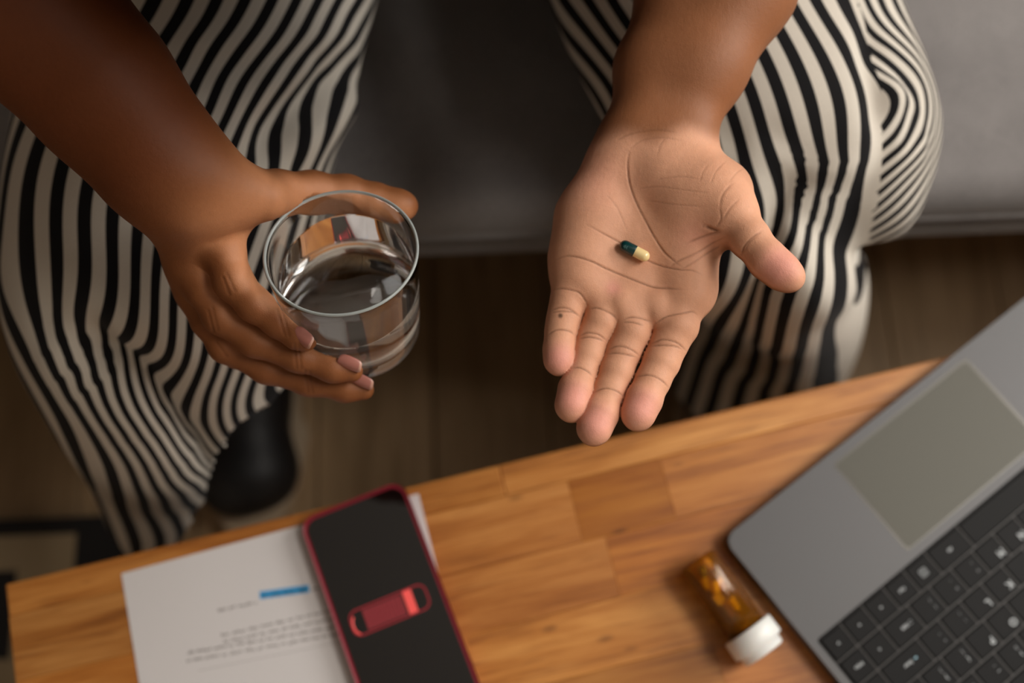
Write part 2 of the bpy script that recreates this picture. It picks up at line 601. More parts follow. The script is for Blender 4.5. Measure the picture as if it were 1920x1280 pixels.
icon = ring_plate('battery_symbol', bx0, bx1, by0, by1, 0.0062, 0.0013, mg1)
for k in range(9):
    x = 0.0195 + k * 0.0031
    boxo('charge_bar', (x, by0 + 0.0022, bz), (x + 0.0026, by1 - 0.0022, bz + 0.0001), mg3, icon)
boxo('charge_bar', (0.0485, by0 + 0.0012, bz), (0.0545, by1 - 0.0012, bz + 0.00012), mg2, icon)
tube('charge_arc', [(bx0 + 0.0055 - 0.004 * math.sin(a), (by0 + by1) / 2 - 0.001 + 0.0066 * math.cos(a), bz + 0.00005) for a in np.linspace(0.5, 2.9, 14)], 0.0006, mg2, icon)

# ------------------------------------------------------------------ amber vial with a white cap, lying on the table
BR = 0.0136
ba, bb = P(1306, 1050, TZ + 0.016), P(1388, 1163, TZ + 0.017)
bz_ax = Vector(bb - ba).normalized()
bm_ = frame_m(ba, (0, 0, 1), bz_ax)
vial = tag(empty('pill_bottle', m=bm_), 'amber pill bottle with a white cap lying beside the laptop corner', 'bottle')
BL = 0.0605
mam = Mat('amber plastic')
for nd in list(mam.t.nodes):
    if nd.type == 'BSDF_PRINCIPLED':
        mam.t.nodes.remove(nd)
out = next(n for n in mam.t.nodes if n.type == 'OUTPUT_MATERIAL')
tr = mam.n('ShaderNodeBsdfTransparent', {'Color': (1.0, 0.88, 0.34, 1)})
gl = mam.n('ShaderNodeBsdfGlossy', {'Color': (1, 0.9, 0.8, 1), 'Roughness': 0.13})
df = mam.n('ShaderNodeBsdfDiffuse', {'Color': (1.0, 0.30, 0.004, 1)})
lw = mam.n('ShaderNodeFresnel', {'IOR': 1.5})
tl = mam.n('ShaderNodeBsdfTranslucent', {'Color': (1.0, 0.34, 0.006, 1)})
m0 = mam.n('ShaderNodeMixShader', {0: 0.14, 1: tr.outputs[0], 2: tl.outputs[0]})
m1 = mam.n('ShaderNodeMixShader', {0: 0.09, 1: m0.outputs[0], 2: df.outputs[0]})
m2 = mam.n('ShaderNodeMixShader', {0: lw.outputs[0], 1: m1.outputs[0], 2: gl.outputs[0]})
mam.t.links.new(m2.outputs[0], out.inputs[0])
bm = bmesh.new()
ri = BR - 0.0011
lathe(bm, [(0, 0.0012), (0.004, 0.0004), (BR - 0.002, 0.0), (BR - 0.0005, 0.0006), (BR, 0.0022), (BR, BL), (ri, BL), (ri, 0.0030), (ri - 0.001, 0.0018), (0, 0.0018)], 48)
from_bm('body', bm, mam, vial, True)
mcap = Mat('white ribbed plastic', lin(232, 230, 226), 0.38, Subsurface_Weight=0.1)
bm = bmesh.new()
CR = 0.0178
lathe(bm, [(BR + 0.0004, BL - 0.006), (CR - 0.0006, BL - 0.006), (CR, BL - 0.0052), (CR + 0.0002, BL + 0.0062), (CR - 0.0008, BL + 0.0070), (CR - 0.0028, BL + 0.0072), (CR - 0.0030, BL + 0.0120), (CR - 0.0040, BL + 0.0130), (CR - 0.007, BL + 0.0126), (0, BL + 0.0124)], 56)
cp = from_bm('cap', bm, mcap, vial, True)

# capsules: green cap half, cream body half
mgreen = Mat('dark green gelatin', lin(8, 52, 52), 0.18, Coat_Weight=0.3)
mcream = Mat('pale yellow gelatin', lin(250, 222, 160), 0.2, Coat_Weight=0.3)
mink2 = Mat('pale ink', lin(90, 130, 128), 0.5)
KR, KL = 0.0031, 0.0172


def half(r, l0, l1, sgn, n=24):
    """Half capsule from l0 (open end) to l1 (domed end) along sgn*x."""
    bm = bmesh.new()
    prof = [(0, l0), (r * 0.97, l0), (r, l0 + 0.0003), (r, l1 - r)] + [(r * math.cos(a), l1 - r + r * math.sin(a)) for a in np.linspace(0.2, math.pi / 2 - 0.1, 6)] + [(0, l1)]
    lathe(bm, prof, n)
    rm = Matrix.Rotation(math.radians(90 * sgn), 3, 'Y')
    bmesh.ops.transform(bm, matrix=rm.to_4x4(), verts=bm.verts)
    return bm


# capsules inside the vial, each a thing of its own
bmc = half(KR, -0.0002, KL / 2, -1, 16)
for f in bmc.faces:
    f.material_index = 0
b2 = half(KR * 0.95, 0.0, KL / 2, 1, 16)
me2 = bpy.data.meshes.new('tmp')
b2.to_mesh(me2)
b2.free()
nf = len(bmc.faces)
bmc.from_mesh(me2)
bmc.faces.ensure_lookup_table()
for f in bmc.faces[nf:]:
    f.material_index = 1
bmesh.ops.recalc_face_normals(bmc, faces=bmc.faces)
cap_me = bpy.data.meshes.new('capsule')
bmc.to_mesh(cap_me)
bmc.free()
cap_me.shade_smooth()
cap_me.materials.append(mgreen.m)
cap_me.materials.append(Mat('deep yellow gelatin', lin(255, 218, 110), 0.25).m)


def seg_dist(p1, q1, p2, q2):
    best = 9
    for i in range(7):
        a = p1.lerp(q1, i / 6)
        d = q2 - p2
        t = max(0, min(1, (a - p2).dot(d) / d.length_squared))
        best = min(best, (a - (p2 + d * t)).length)
    return best


rr = random.Random(5)
placed = []
hl = KL / 2 - KR
tries = 0
while len(placed) < 26 and tries < 40000:
    tries += 1
    d = Vector((rr.gauss(0, 0.33), rr.gauss(0, 0.33), rr.choice((-1, 1)))).normalized()
    rad = (ri - KR - 0.0002) * math.sqrt(rr.random())
    a = rr.uniform(0, 2 * math.pi)
    c = Vector((rad * math.cos(a), rad * math.sin(a), rr.uniform(0.008, BL - 0.006)))
    p1, q1 = c - d * hl, c + d * hl
    if max(math.hypot(p1.x, p1.y), math.hypot(q1.x, q1.y)) > ri - KR - 0.0001 or min(p1.z, q1.z) < 0.0018 + KR or max(p1.z, q1.z) > BL - KR:
        continue
    if any(seg_dist(p1, q1, *s) < 2 * KR + 0.00005 for s in placed):
        continue
    placed.append((p1, q1))
    o = bpy.data.objects.new('capsule', cap_me)
    COL.objects.link(o)
    o.matrix_world = bm_ @ frame_m(c, (0.3, 0.2, 1) if abs(d.z) < 0.9 else (1, 0, 0), d) @ Matrix.Rotation(math.pi / 2, 4, 'Y')
    tag(o, 'green and yellow capsule inside the amber pill bottle', 'capsule', 'capsules inside the amber bottle')
# ------------------------------------------------------------------ laptop, keyboard turned towards the person on the sofa
LZ = TZ
LH = 0.0145
LANG = math.radians(35)
lo_ = np.array([0.13737, 0.10022])
# laptop frame: x along its front edge, y negative towards the hinge
LM = Matrix.Translation((lo_[0], lo_[1], LZ)) @ Matrix.Rotation(LANG, 4, 'Z')
laptop = tag(empty('laptop', m=LM), 'open dark grey laptop with black keys lying across the table corner', 'laptop')
malu = Mat('dark grey anodised aluminium', lin(88, 87, 88), 0.5, Metallic=0.35)
malu.bump(malu.noise(malu.coord(), 2500, 2).outputs[0], 0.08, 0.0002)
mpad = Mat('touchpad glass', lin(84, 82, 74), 0.5, Metallic=0.2, Specular_IOR_Level=0.35)
mkey = Mat('black keycap plastic', lin(15, 14, 14), 0.6, Specular_IOR_Level=0.2)
mkey.bump(mkey.noise(mkey.coord(), 3000, 2).outputs[0], 0.08, 0.0002)
mwell = Mat('black key well', lin(15, 14, 13), 0.7, Specular_IOR_Level=0.2)
mgrid = Mat('dark grey key grid', lin(52, 48, 46), 0.5)
mleg = Mat('pale grey key print', lin(178, 182, 184), 0.6)
mlegd = Mat('dim grey key print', lin(110, 112, 114), 0.6)
LWD, LDP = 0.311, 0.2215
KT = LH                                   # height of the deck
bm = bmesh.new()
rounded_slab(bm, 0, LWD, -LDP, 0, 0.0022, KT, 0.008, 0.0008, 8, 2)
from_bm('deck', bm, malu, laptop)
for x in (0.03, LWD - 0.03):
    for y in (-0.02, -LDP + 0.02):
        bm = bmesh.new()
        lathe(bm, [(0, 0), (0.006, 0), (0.0065, 0.0022), (0, 0.0022)], 20)
        o = from_bm('rubber_foot', bm, mkey, laptop)
        o.location = (x, y, 0)
# touchpad with its bevelled groove
bm = bmesh.new()
rounded_slab(bm, 0.0925, 0.2195, -0.0815, -0.0065, KT, KT + 0.00012, 0.003, 0.0, 6)
g = from_bm('touchpad_bezel', bm, Mat('touchpad groove', lin(84, 82, 78), 0.35, Metallic=0.6), laptop)
bm = bmesh.new()
rounded_slab(bm, 0.0948, 0.2172, -0.0805, -0.0088, KT, KT + 0.00032, 0.0024, 0.0001, 6)
from_bm('touchpad', bm, mpad, g)
# keyboard well
KX0, KX1 = 0.0058, 0.3052
bm = bmesh.new()
rounded_slab(bm, KX0, KX1, -0.2008, -0.0878, KT - 0.0002, KT + 0.00015, 0.002, 0.0, 5)
well = from_bm('keyboard', bm, mwell, laptop)

u = 0.0194
RN = [0.0884, 0.1068, 0.1258, 0.1443, 0.1632, 0.1818, 0.1998]
keys = []        # row, x0, x1, main legend, second legend


def run(row, xs, labels):
    for (a, b), l in zip(zip(xs, xs[1:]), labels):
        keys.append((row, a, b, *(l if isinstance(l, tuple) else (l, None))))


E0 = 0.0062
run(0, [E0, 0.0249, 0.0440, 0.0630, 0.0815, 0.1012, 0.1307, 0.2280, 0.2478, 0.2672, 0.2860, KX1 - 0.0004], ['>', 'v', '<', 'Ctrl', '#menu', 'Alt', '', 'Alt', 'Win', 'Fn', 'Ctrl'])
run(1, [E0, 0.0249, 0.0440, 0.0683, 0.0880, 0.1075, 0.1269, 0.1464, 0.1658, 0.1852, 0.2046, 0.2240, 0.2434, 0.2628, KX1 - 0.0004], ['PgDn', '^', 'Shift', ('/', '?'), ('.', '>'), (',', '<'), 'M', 'N', 'B', 'V', 'C', 'X', 'Z', 'Shift'])
run(2, [E0, 0.0249, 0.0585, 0.0780, 0.0975, 0.1168, 0.1362] + [0.1362 + u * k for k in range(1, 8)] + [KX1 - 0.0004], ['', 'Enter', ("'", '"'), (';', ':'), 'L', 'K', 'J', 'H', 'G', 'F', 'D', 'S', 'A', 'Caps'])
run(3, [E0, 0.0249, 0.0432, 0.0626, 0.0820, 0.1014, 0.1208] + [0.1208 + u * k for k in range(1, 9)] + [KX1 - 0.0004], ['', ('\\', '|'), (']', '}'), ('[', '{'), 'P', 'O', 'I', 'U', 'Y', 'T', 'R', 'E', 'W', 'Q', 'Tab'])
run(4, [E0, 0.0249, 0.0535, 0.0729, 0.0923, 0.1117] + [0.1117 + u * k for k in range(1, 10)] + [KX1 - 0.0004], ['', 'Back', ('=', '+'), ('-', '_'), ('0', ')'), ('9', '('), ('8', '*'), ('7', '&'), ('6', '^'), ('5', '%'), ('4', '$'), ('3', '#'), ('2', '@'), ('1', '!'), '`'])
run(5, list(np.linspace(E0, KX1 - 0.0004, 16)), ['', 'Del', 'Prt', 'F12', 'F11', 'F10', 'F9', 'F8', 'F7', 'F6', 'F5', 'F4', 'F3', 'F2', 'F1'])
cache = {}
KH = 0.0011
for row, a, b, l1, l2 in keys:
    w, d = b - a, RN[row + 1] - RN[row]
    ck = (round(w, 4), round(d, 4))
    if ck not in cache:
        bm = bmesh.new()
        gx, gy = w / 2 - 0.0013, d / 2 - 0.0013
        rounded_slab(bm, -gx, gx, -gy, gy, 0.0, KH, 0.0012, 0.00035, 3, 1)
        bmesh.ops.recalc_face_normals(bm, faces=bm.faces)
        me = bpy.data.meshes.new('key')
        bm.to_mesh(me)
        bm.free()
        me.materials.append(mkey.m)
        cache[ck] = me
    o = bpy.data.objects.new('key', cache[ck])
    COL.objects.link(o)
    o.parent = laptop
    cx, cy = (a + b) / 2, -(RN[row] + RN[row + 1]) / 2
    o.location = (cx, cy, KT + 0.0001)
    # print: the user sits on the sofa side, so the lettering is turned half round
    if not (0.0 < cx < 0.21):
        continue
    R180 = Matrix.Rotation(math.pi, 4, 'Z')

    def put(s, x, y, size, mat=mleg):
        text_mesh(s, size, mat, o, 'lettering', Matrix.Translation((x, y, KH + 0.00006)) @ R180)
    if l1 == '#menu':
        for q in (0.0026, 0.0015):
            bm = bmesh.new()
            for lo2, hi2 in (((-q, -q, 0), (q, -q + 0.0004, 0.0001)), ((-q, q - 0.0004, 0), (q, q, 0.0001)), ((-q, -q, 0), (-q + 0.0004, q, 0.0001)), ((q - 0.0004, -q, 0), (q, q, 0.0001))):
                box(bm, lo2, hi2)
            s_ = from_bm('menu_symbol', bm, mleg, o)
            s_.location = (0.0002, -0.0004, KH)
    elif l2:
        put(l1, 0.0040, 0.0026, 0.0036, mlegd)
        put(l2, 0.0042, -0.0026, 0.0036, mlegd if row < 3 else mleg)
    elif len(l1) == 1 and l1.isalpha() and row in (1, 2, 3):
        put(l1, 0.0050, -0.0032, 0.0066)
    elif l1 in '<>^v' and l1:
        put(l1, 0.0, 0.0, 0.0034)
    elif l1:
        put(l1, 0.0 if row == 0 else 0.0012, 0.0, 0.0030, mleg)
    if l1 == 'Enter':
        bm = bmesh.new()
        rounded_slab(bm, 0.0068, 0.0088, -0.0006, 0.0006, KH, KH + 0.0001, 0.0004)
        from_bm('key_light', bm, Mat('pale blue key mark', lin(150, 190, 205), 0.5), o)
    if l1 == 'Shift':
        tube('shift_arrow', [(0.0062 + 0.0012 * math.cos(t), 0.0012 * math.sin(t), KH + 0.00005) for t in np.linspace(0, 5.5, 10)], 0.00018, mleg, o)
# raised grid bars between the keys
bm = bmesh.new()
for r_ in RN[1:-1]:
    box(bm, (KX0 + 0.0006, -r_ - 0.0004, KT + 0.0001), (KX1 - 0.0006, -r_ + 0.0004, KT + 0.0005))
for row, a, b, *_ in keys:
    if a > E0:
        box(bm, (a - 0.0004, -RN[row + 1] + 0.0004, KT + 0.0001), (a + 0.0004, -RN[row] - 0.0004, KT + 0.0005))
from_bm('key_grid', bm, mgrid, well)
# lid, leaning back from the hinge
hinge = Matrix.Translation((0, -LDP + 0.004, KT)) @ Matrix.Rotation(math.radians(-(180 - 112)), 4, 'X')
lid = empty('lid')
lid.parent = laptop
lid.matrix_local = hinge
bm = bmesh.new()
rounded_slab(bm, 0.0, LWD, -0.212, -0.004, -0.005, 0.0, 0.008, 0.0008, 8)
from_bm('lid_shell', bm, malu, lid)
bm = bmesh.new()
rounded_slab(bm, 0.004, LWD - 0.004, -0.208, -0.010, 0.0, 0.0004, 0.005)
from_bm('display', bm, Mat('dark display glass', lin(10, 10, 12), 0.1), lid)
bm = bmesh.new()
box(bm, (0.03, -LDP - 0.002, 0.004), (LWD - 0.03, -LDP + 0.006, KT - 0.002), 0.002)
from_bm('hinge', bm, mkey, laptop)
# ------------------------------------------------------------------ bodies from smooth-blended rounded cones
def cone(a, b, ra, rb):
    return (np.asarray(a, np.float32), np.asarray(b, np.float32), np.float32(ra), np.float32(rb))


def d_cone(p, pr):
    a, b, ra, rb = pr
    ab = b - a
    L2 = float(ab @ ab)
    pa = p - a
    if L2 < 1e-12:
        return np.sqrt((pa * pa).sum(1)) - ra
    L = math.sqrt(L2)
    t = np.clip(pa @ ab / L2, -0.0, 1.0)
    # shift along the axis so that the tangent of the cone is met
    q = pa - t[:, None] * ab
    dist = np.sqrt((q * q).sum(1))
    k = (rb - ra) / L
    t2 = np.clip(t + k * dist / L, 0, 1)
    q = pa - t2[:, None] * ab
    return np.sqrt((q * q).sum(1)) - (ra + (rb - ra) * t2)


def smin(a, b, k):
    h = np.maximum(k - np.abs(a - b), 0) / k
    return np.minimum(a, b) - h * h * k * 0.25


def blend(p, prims, k):
    d = d_cone(p, prims[0])
    for pr in prims[1:]:
        d = smin(d, d_cone(p, pr), k)
    return d


def chain(pts):
    """Rounded cones through (x, y, z, r) joints."""
    return [cone(a[:3], b[:3], a[3], b[3]) for a, b in zip(pts, pts[1:])]


def surface(f, lo, hi, h, coarse=4):
    """Surface nets of f = 0 in the box, evaluated only near the surface."""
    lo = np.asarray(lo, float)
    n = np.ceil((np.asarray(hi) - lo) / h / coarse).astype(int)
    hc = h * coarse
    g = [np.arange(m + 1) * hc + o for m, o in zip(n, lo)]
    pts = np.stack(np.meshgrid(*g, indexing='ij'), -1).reshape(-1, 3).astype(np.float32)
    vc = f(pts).reshape(n + 1)
    near = np.zeros(n, bool)
    mn, mx = np.full(n, 1e9), np.full(n, -1e9)
    for i in (0, 1):
        for j in (0, 1):
            for k in (0, 1):
                q = vc[i:n[0] + i, j:n[1] + j, k:n[2] + k]
                mn, mx = np.minimum(mn, q), np.maximum(mx, q)
    near = (mn < 1.1 * hc) & (mx > -1.1 * hc)
    N = n * coarse
    v = np.repeat(np.repeat(np.repeat(vc[:-1, :-1, :-1], coarse, 0), coarse, 1), coarse, 2)
    full = np.pad(v, ((0, 1),) * 3, mode='edge').astype(np.float32)
    mask = np.repeat(np.repeat(np.repeat(near, coarse, 0), coarse, 1), coarse, 2)
    mk = np.zeros(N + 1, bool)
    for i in (0, 1):
        for j in (0, 1):
            for k in (0, 1):
                mk[i:N[0] + i, j:N[1] + j, k:N[2] + k] |= mask
    idx = np.argwhere(mk)
    full[mk] = f((idx * h + lo).astype(np.float32))
    s = full < 0
    ce = tuple(N)
    acc = np.zeros(ce + (3,), np.float32)
    cnt = np.zeros(ce, np.float32)
    for ax in range(3):
        o = [(0, 0, 0)] * 1
        others = [a for a in range(3) if a != ax]
        for u in (0, 1):
            for w in (0, 1):
                off = [0, 0, 0]
                off[others[0]], off[others[1]] = u, w
                sl0 = tuple(slice(off[a], N[a] + off[a]) for a in range(3))
                off2 = list(off)
                off2[ax] += 1
                sl1 = tuple(slice(off2[a], N[a] + off2[a]) for a in range(3))
                a_, b_ = full[sl0], full[sl1]
                cr = (a_ < 0) != (b_ < 0)
                t = np.where(cr, a_ / np.where(cr, a_ - b_, 1), 0)
                for c in range(3):
                    val = (off[c] if c != ax else t)
                    acc[..., c] += np.where(cr, val, 0)
                cnt += cr
    act = cnt > 0
    ids = np.full(ce, -1, np.int64)
    ids[act] = np.arange(act.sum())
    cells = np.argwhere(act)
    V = (cells + acc[act] / cnt[act][:, None]) * h + lo
    quads = []
    for ax in range(3):
        b, c = [(1, 2), (2, 0), (0, 1)][ax]
        sl0 = [slice(1, N[a]) for a in range(3)]
        sl1 = [slice(1, N[a]) for a in range(3)]
        sl0[ax], sl1[ax] = slice(0, N[ax]), slice(1, N[ax] + 1)
        A, B = s[tuple(sl0)], s[tuple(sl1)]
        e = np.argwhere(A != B)
        fl = A[A != B]
        base = [1, 1, 1]
        base[ax] = 0
        e = e + np.array(base)

        def cell(db, dc):
            q = e.copy()
            q[:, b] -= db
            q[:, c] -= dc
            return ids[q[:, 0], q[:, 1], q[:, 2]]
        qd = np.stack([cell(1, 1), cell(0, 1), cell(0, 0), cell(1, 0)], 1)
        qd[~fl] = qd[~fl][:, ::-1]
        quads.append(qd)
    Q = np.concatenate(quads)
    return V, Q[(Q >= 0).all(1)]


def grad(f, p, e=0.0004):
    g = np.zeros_like(p)
    for a in range(3):
        d = np.zeros(3, np.float32)
        d[a] = e
        g[:, a] = (f(p + d) - f(p - d)) / (2 * e)
    return g


def refine(V, Q, f, times=1, steps=2):
    """Splits every quad in four and puts the points back onto the surface."""
    V = V.astype(np.float32)
    for _ in range(times):
        E = np.concatenate([Q[:, [i, (i + 1) % 4]] for i in range(4)])
        Es = np.sort(E, 1)
        key = Es[:, 0].astype(np.int64) * (len(V) + 1) + Es[:, 1]
        uq, first, inv = np.unique(key, return_index=True, return_inverse=True)
        mid = (V[Es[first, 0]] + V[Es[first, 1]]) / 2
        fc = V[Q].mean(1)
        n0, n1 = len(V), len(uq)
        em = (inv.reshape(4, -1) + n0)
        fi = np.arange(len(Q)) + n0 + n1
        V = np.concatenate([V, mid, fc]).astype(np.float32)
        Q = np.concatenate([np.stack([Q[:, i], em[i], fi, em[(i - 1) % 4]], 1) for i in range(4)])
        for _ in range(steps):
            d = f(V)
            g = grad(f, V)
            V = V - np.clip(d, -0.002, 0.002)[:, None] * g / np.maximum((g * g).sum(1), 0.15)[:, None]
    return V, Q


def fast_mesh(name, V, Q):
    me = bpy.data.meshes.new(name)
    me.vertices.add(len(V))
    me.vertices.foreach_set('co', np.asarray(V, np.float32).ravel())
    me.loops.add(Q.size)
    me.loops.foreach_set('vertex_index', Q.astype(np.int32).ravel())
    me.polygons.add(len(Q))
    me.polygons.foreach_set('loop_start', np.arange(0, Q.size, 4, dtype=np.int32))
    me.polygons.foreach_set('loop_total', np.full(len(Q), 4, np.int32))
    me.update(calc_edges=True)
    me.shade_smooth()
    return me


def polyline_dist(xy, line):
    """Distance of 2D points to a polyline."""
    best = np.full(len(xy), 1e9, np.float32)
    L = np.asarray(line, np.float32)
    for a, b in zip(L, L[1:]):
        ab = b - a
        t = np.clip(((xy - a) @ ab) / max(float(ab @ ab), 1e-9), 0, 1)
        q = xy - a - t[:, None] * ab
        best = np.minimum(best, np.sqrt((q * q).sum(1)))
    return best


def spline(pts, n=6):
    """Catmull-Rom through the points."""
    p = [np.asarray(q, float) for q in pts]
    p = [2 * p[0] - p[1]] + p + [2 * p[-1] - p[-2]]
    out = []
    for i in range(1, len(p) - 2):
        for k in range(n):
            t = k / n
            a, b, c, d = p[i - 1:i + 3]
            out.append(0.5 * (2 * b + (c - a) * t + (2 * a - 5 * b + 4 * c - d) * t * t + (3 * b - a - 3 * c + d) * t ** 3))
    out.append(p[-2])
    return np.array(out)
# ------------------------------------------------------------------ the open hand that holds out the capsule
PXM = 3640.0      # pixels per metre at the palm


def J(x, y, z, rpx):
    p = P(x, y, z)
    return (*p, rpx / PXM)


A_fore = chain([J(1192, 243, .652, 46), J(1222, 130, .655, 54), J(1278, -20, .660, 70), J(1350, -420, .72, 84)]) + \
         chain([J(1290, 250, .652, 45), J(1324, 130, .656, 60), J(1398, -20, .662, 82), J(1420, -420, .72, 88)])
A_palm = chain([J(1180, 275, .648, 50), J(1118, 420, .641, 44), J(1079, 528, .641, 36)]) + \
    chain([J(1205, 285, .648, 48), J(1165, 430, .641, 42), J(1138, 555, .641, 38)]) + \
    chain([J(1240, 285, .648, 48), J(1215, 440, .641, 44), J(1195, 572, .641, 40)]) + \
    chain([J(1275, 285, .648, 46), J(1274, 440, .643, 50), J(1284, 562, .643, 44)]) + \
    chain([J(1150, 318, .646, 58), J(1108, 410, .641, 58), J(1091, 488, .640, 51), J(1084, 530, .641, 38)])
A_palm += chain([J(1262, 318, .649, 56), J(1318, 362, .654, 66), J(1362, 392, .660, 52)]) + chain([J(1370, 350, .650, 34), J(1388, 360, .650, 22)]) + \
    [cone(J(1240, 340, .655, 0)[:3], J(1300, 400, .655, 0)[:3], 46 / PXM, 46 / PXM)] + \
    [cone(J(1292, 400, .648, 0)[:3], J(1302, 540, .643, 0)[:3], 52 / PXM, 40 / PXM)]
# soft mounds at the roots of the fingers
A_pads = [cone(J(x, y, z, 0)[:3], J(x + 6, y + 14, z, 0)[:3], r / PXM, r / PXM) for x, y, z, r in ((1088, 520, .6445, 30), (1113, 545, .6445, 24), (1165, 572, .6455, 26), (1232, 575, .6455, 28), (1290, 545, .6455, 30))]
A_fing = [
    chain([J(1074, 520, .642, 33), J(1067, 560, .642, 33.5), J(1060, 588, .641, 31), J(1055, 607, .641, 29.5), J(1051, 627, .641, 28), J(1048, 655, .642, 28), J(1048, 677, .643, 25.5), J(1048, 690, .644, 16)]),
    chain([J(1138, 560, .642, 32), J(1127, 603, .642, 31), J(1111, 634, .640, 29), J(1102, 664, .640, 28), J(1091, 696, .640, 27), J(1079, 730, .642, 30.5), J(1072, 760, .643, 29), J(1070, 775, .644, 18)]),
    chain([J(1196, 575, .642, 34), J(1185, 622, .642, 33), J(1169, 659, .640, 31.5), J(1156, 695, .640, 30.5), J(1142, 733, .640, 29.5), J(1126, 775, .642, 32), J(1114, 803, .643, 30), J(1110, 819, .644, 18)]),
    chain([J(1281, 560, .643, 42), J(1270, 612, .643, 38), J(1253, 647, .641, 34), J(1240, 679, .641, 33), J(1224, 713, .641, 31), J(1207, 750, .643, 32.5), J(1196, 777, .644, 29), J(1192, 793, .645, 16)]),
]
A_thumb = chain([J(1345, 378, .659, 55), J(1375, 412, .665, 46), J(1408, 450, .670, 34), J(1440, 488, .672, 33), J(1468, 511, .673, 30), J(1485, 523, .674, 26)])


def ipx(pts, o, s):
    return [(o[0] + x / s, o[1] + y / s) for x, y in pts]


z7, z8 = ((1000, 230), 3.556), ((1000, 520), 3.88)
creases = []      # (polyline in photo pixels, width px, depth m, darkness)
for pts, w, d, k in (
    ([(640, 180), (628, 280), (640, 400), (680, 520), (740, 640), (810, 770), (870, 860), (940, 925), (1000, 965)], 2.6, .0011, .85),
    ([(340, 670), (450, 730), (570, 795), (670, 860), (770, 922), (870, 960), (980, 980), (1060, 985), (1130, 1015)], 2.3, .0009, .75),
    ([(150, 915), (210, 890), (300, 897), (400, 930), (480, 970), (600, 1020), (700, 1060), (800, 1095), (900, 1105), (1000, 1112)], 2.6, .0011, .9),
    ([(480, 470), (560, 570), (630, 730)], 1.8, .0003, .35),
    ([(1140, 688), (1180, 705), (1240, 728)], 5, .0016, .9),
    ([(1020, 805), (1100, 772), (1190, 740), (1260, 728)], 4, .0012, .6),
    ([(900, 975), (960, 925), (1100, 862), (1200, 800), (1280, 760)], 3, .0007, .5),
    ([(960, 990), (1060, 935), (1180, 860), (1290, 800)], 3, .0006, .4),
    ([(1240, 565), (1262, 480), (1330, 400)], 3, .0006, .5),
    ([(1240, 560), (1250, 640), (1215, 700)], 3, .0006, .45),
    ([(1260, 650), (1320, 560), (1375, 510)], 3, .0005, .4),
    ([(1110, 400), (1130, 330), (1170, 270)], 2, .0003, .3),
    ([(1180, 410), (1220, 320), (1290, 250)], 2, .0004, .35),
    ([(1300, 400), (1360, 330), (1420, 300)], 2, .0003, .3),
    ([(690, 445), (830, 425), (980, 445), (1180, 470)], 2, .0003, .3),
    ([(820, 380), (980, 360), (1130, 380)], 2, .00025, .25),
    ([(760, 520), (950, 545), (1150, 560)], 2, .0003, .3),
    ([(1385, 895), (1405, 825), (1460, 765), (1530, 720)], 3, .0008, .6),
    ([(1402, 870), (1440, 800), (1500, 755)], 2, .0004, .4),
    ([(540, 130), (620, 85), (720, 60), (830, 50), (960, 65)], 3, .0005, .4),
    ([(890, 90), (845, 150), (825, 230)], 2, .0003, .3),
    ([(640, 180), (720, 120), (860, 100), (1000, 120)], 2.4, .0004, .3),
):
    creases.append((spline(ipx(pts, *z7), 5), w * .74, d * .42, k * 1.1))
for pts in (
    [(150, 92), (200, 80), (260, 88), (330, 110), (375, 165), (398, 215)],
    [(128, 242), (190, 220), (260, 230), (340, 280)], [(132, 256), (210, 246), (290, 254), (345, 290)],
    [(103, 420), (150, 388), (210, 380), (270, 395), (298, 420)],
    [(400, 228), (460, 222), (520, 240), (580, 275), (612, 318)],
    [(332, 430), (380, 404), (430, 405), (480, 420), (535, 460)], [(330, 446), (400, 434), (470, 447), (515, 466)],
    [(278, 662), (330, 655), (390, 680), (428, 715)],
    [(655, 308), (710, 290), (780, 297), (855, 324)], [(648, 328), (720, 326), (800, 348)],
    [(550, 525), (600, 502), (660, 505), (720, 530), (775, 570)], [(540, 558), (600, 550), (680, 562), (745, 580)],
    [(436, 838), (500, 810), (560, 810), (620, 835), (658, 868)],
    [(880, 340), (960, 290), (1030, 270), (1110, 255), (1160, 250), (1195, 272)],
    [(855, 485), (920, 455), (980, 455), (1050, 480), (1115, 535)], [(858, 500), (940, 493), (1030, 501), (1085, 524)],
    [(752, 724), (820, 710), (880, 720), (940, 755), (983, 800)],
):
    creases.append((spline(ipx(pts, *z8), 5), 1.8, .00036, .8))


def proj_np(p):
    q = p - CAM.astype(np.float32)
    t = q @ FW.astype(np.float32)
    return np.stack([960 + F * (q @ RT.astype(np.float32)) / t, 640 + F * (q @ DN.astype(np.float32)) / t], 1)


def handA(p):
    palm = smin(blend(p, A_palm, 0.014), blend(p, A_pads, 0.004), 0.006)
    d0 = smin(palm, blend(p, A_fore, 0.028), 0.022)
    d = smin(d0, blend(p, A_thumb, 0.006), 0.010)
    out = d
    for fg in A_fing:
        out = np.minimum(out, smin(d, blend(p, fg, 0.004), 0.0032))
    return out


_cache = {}


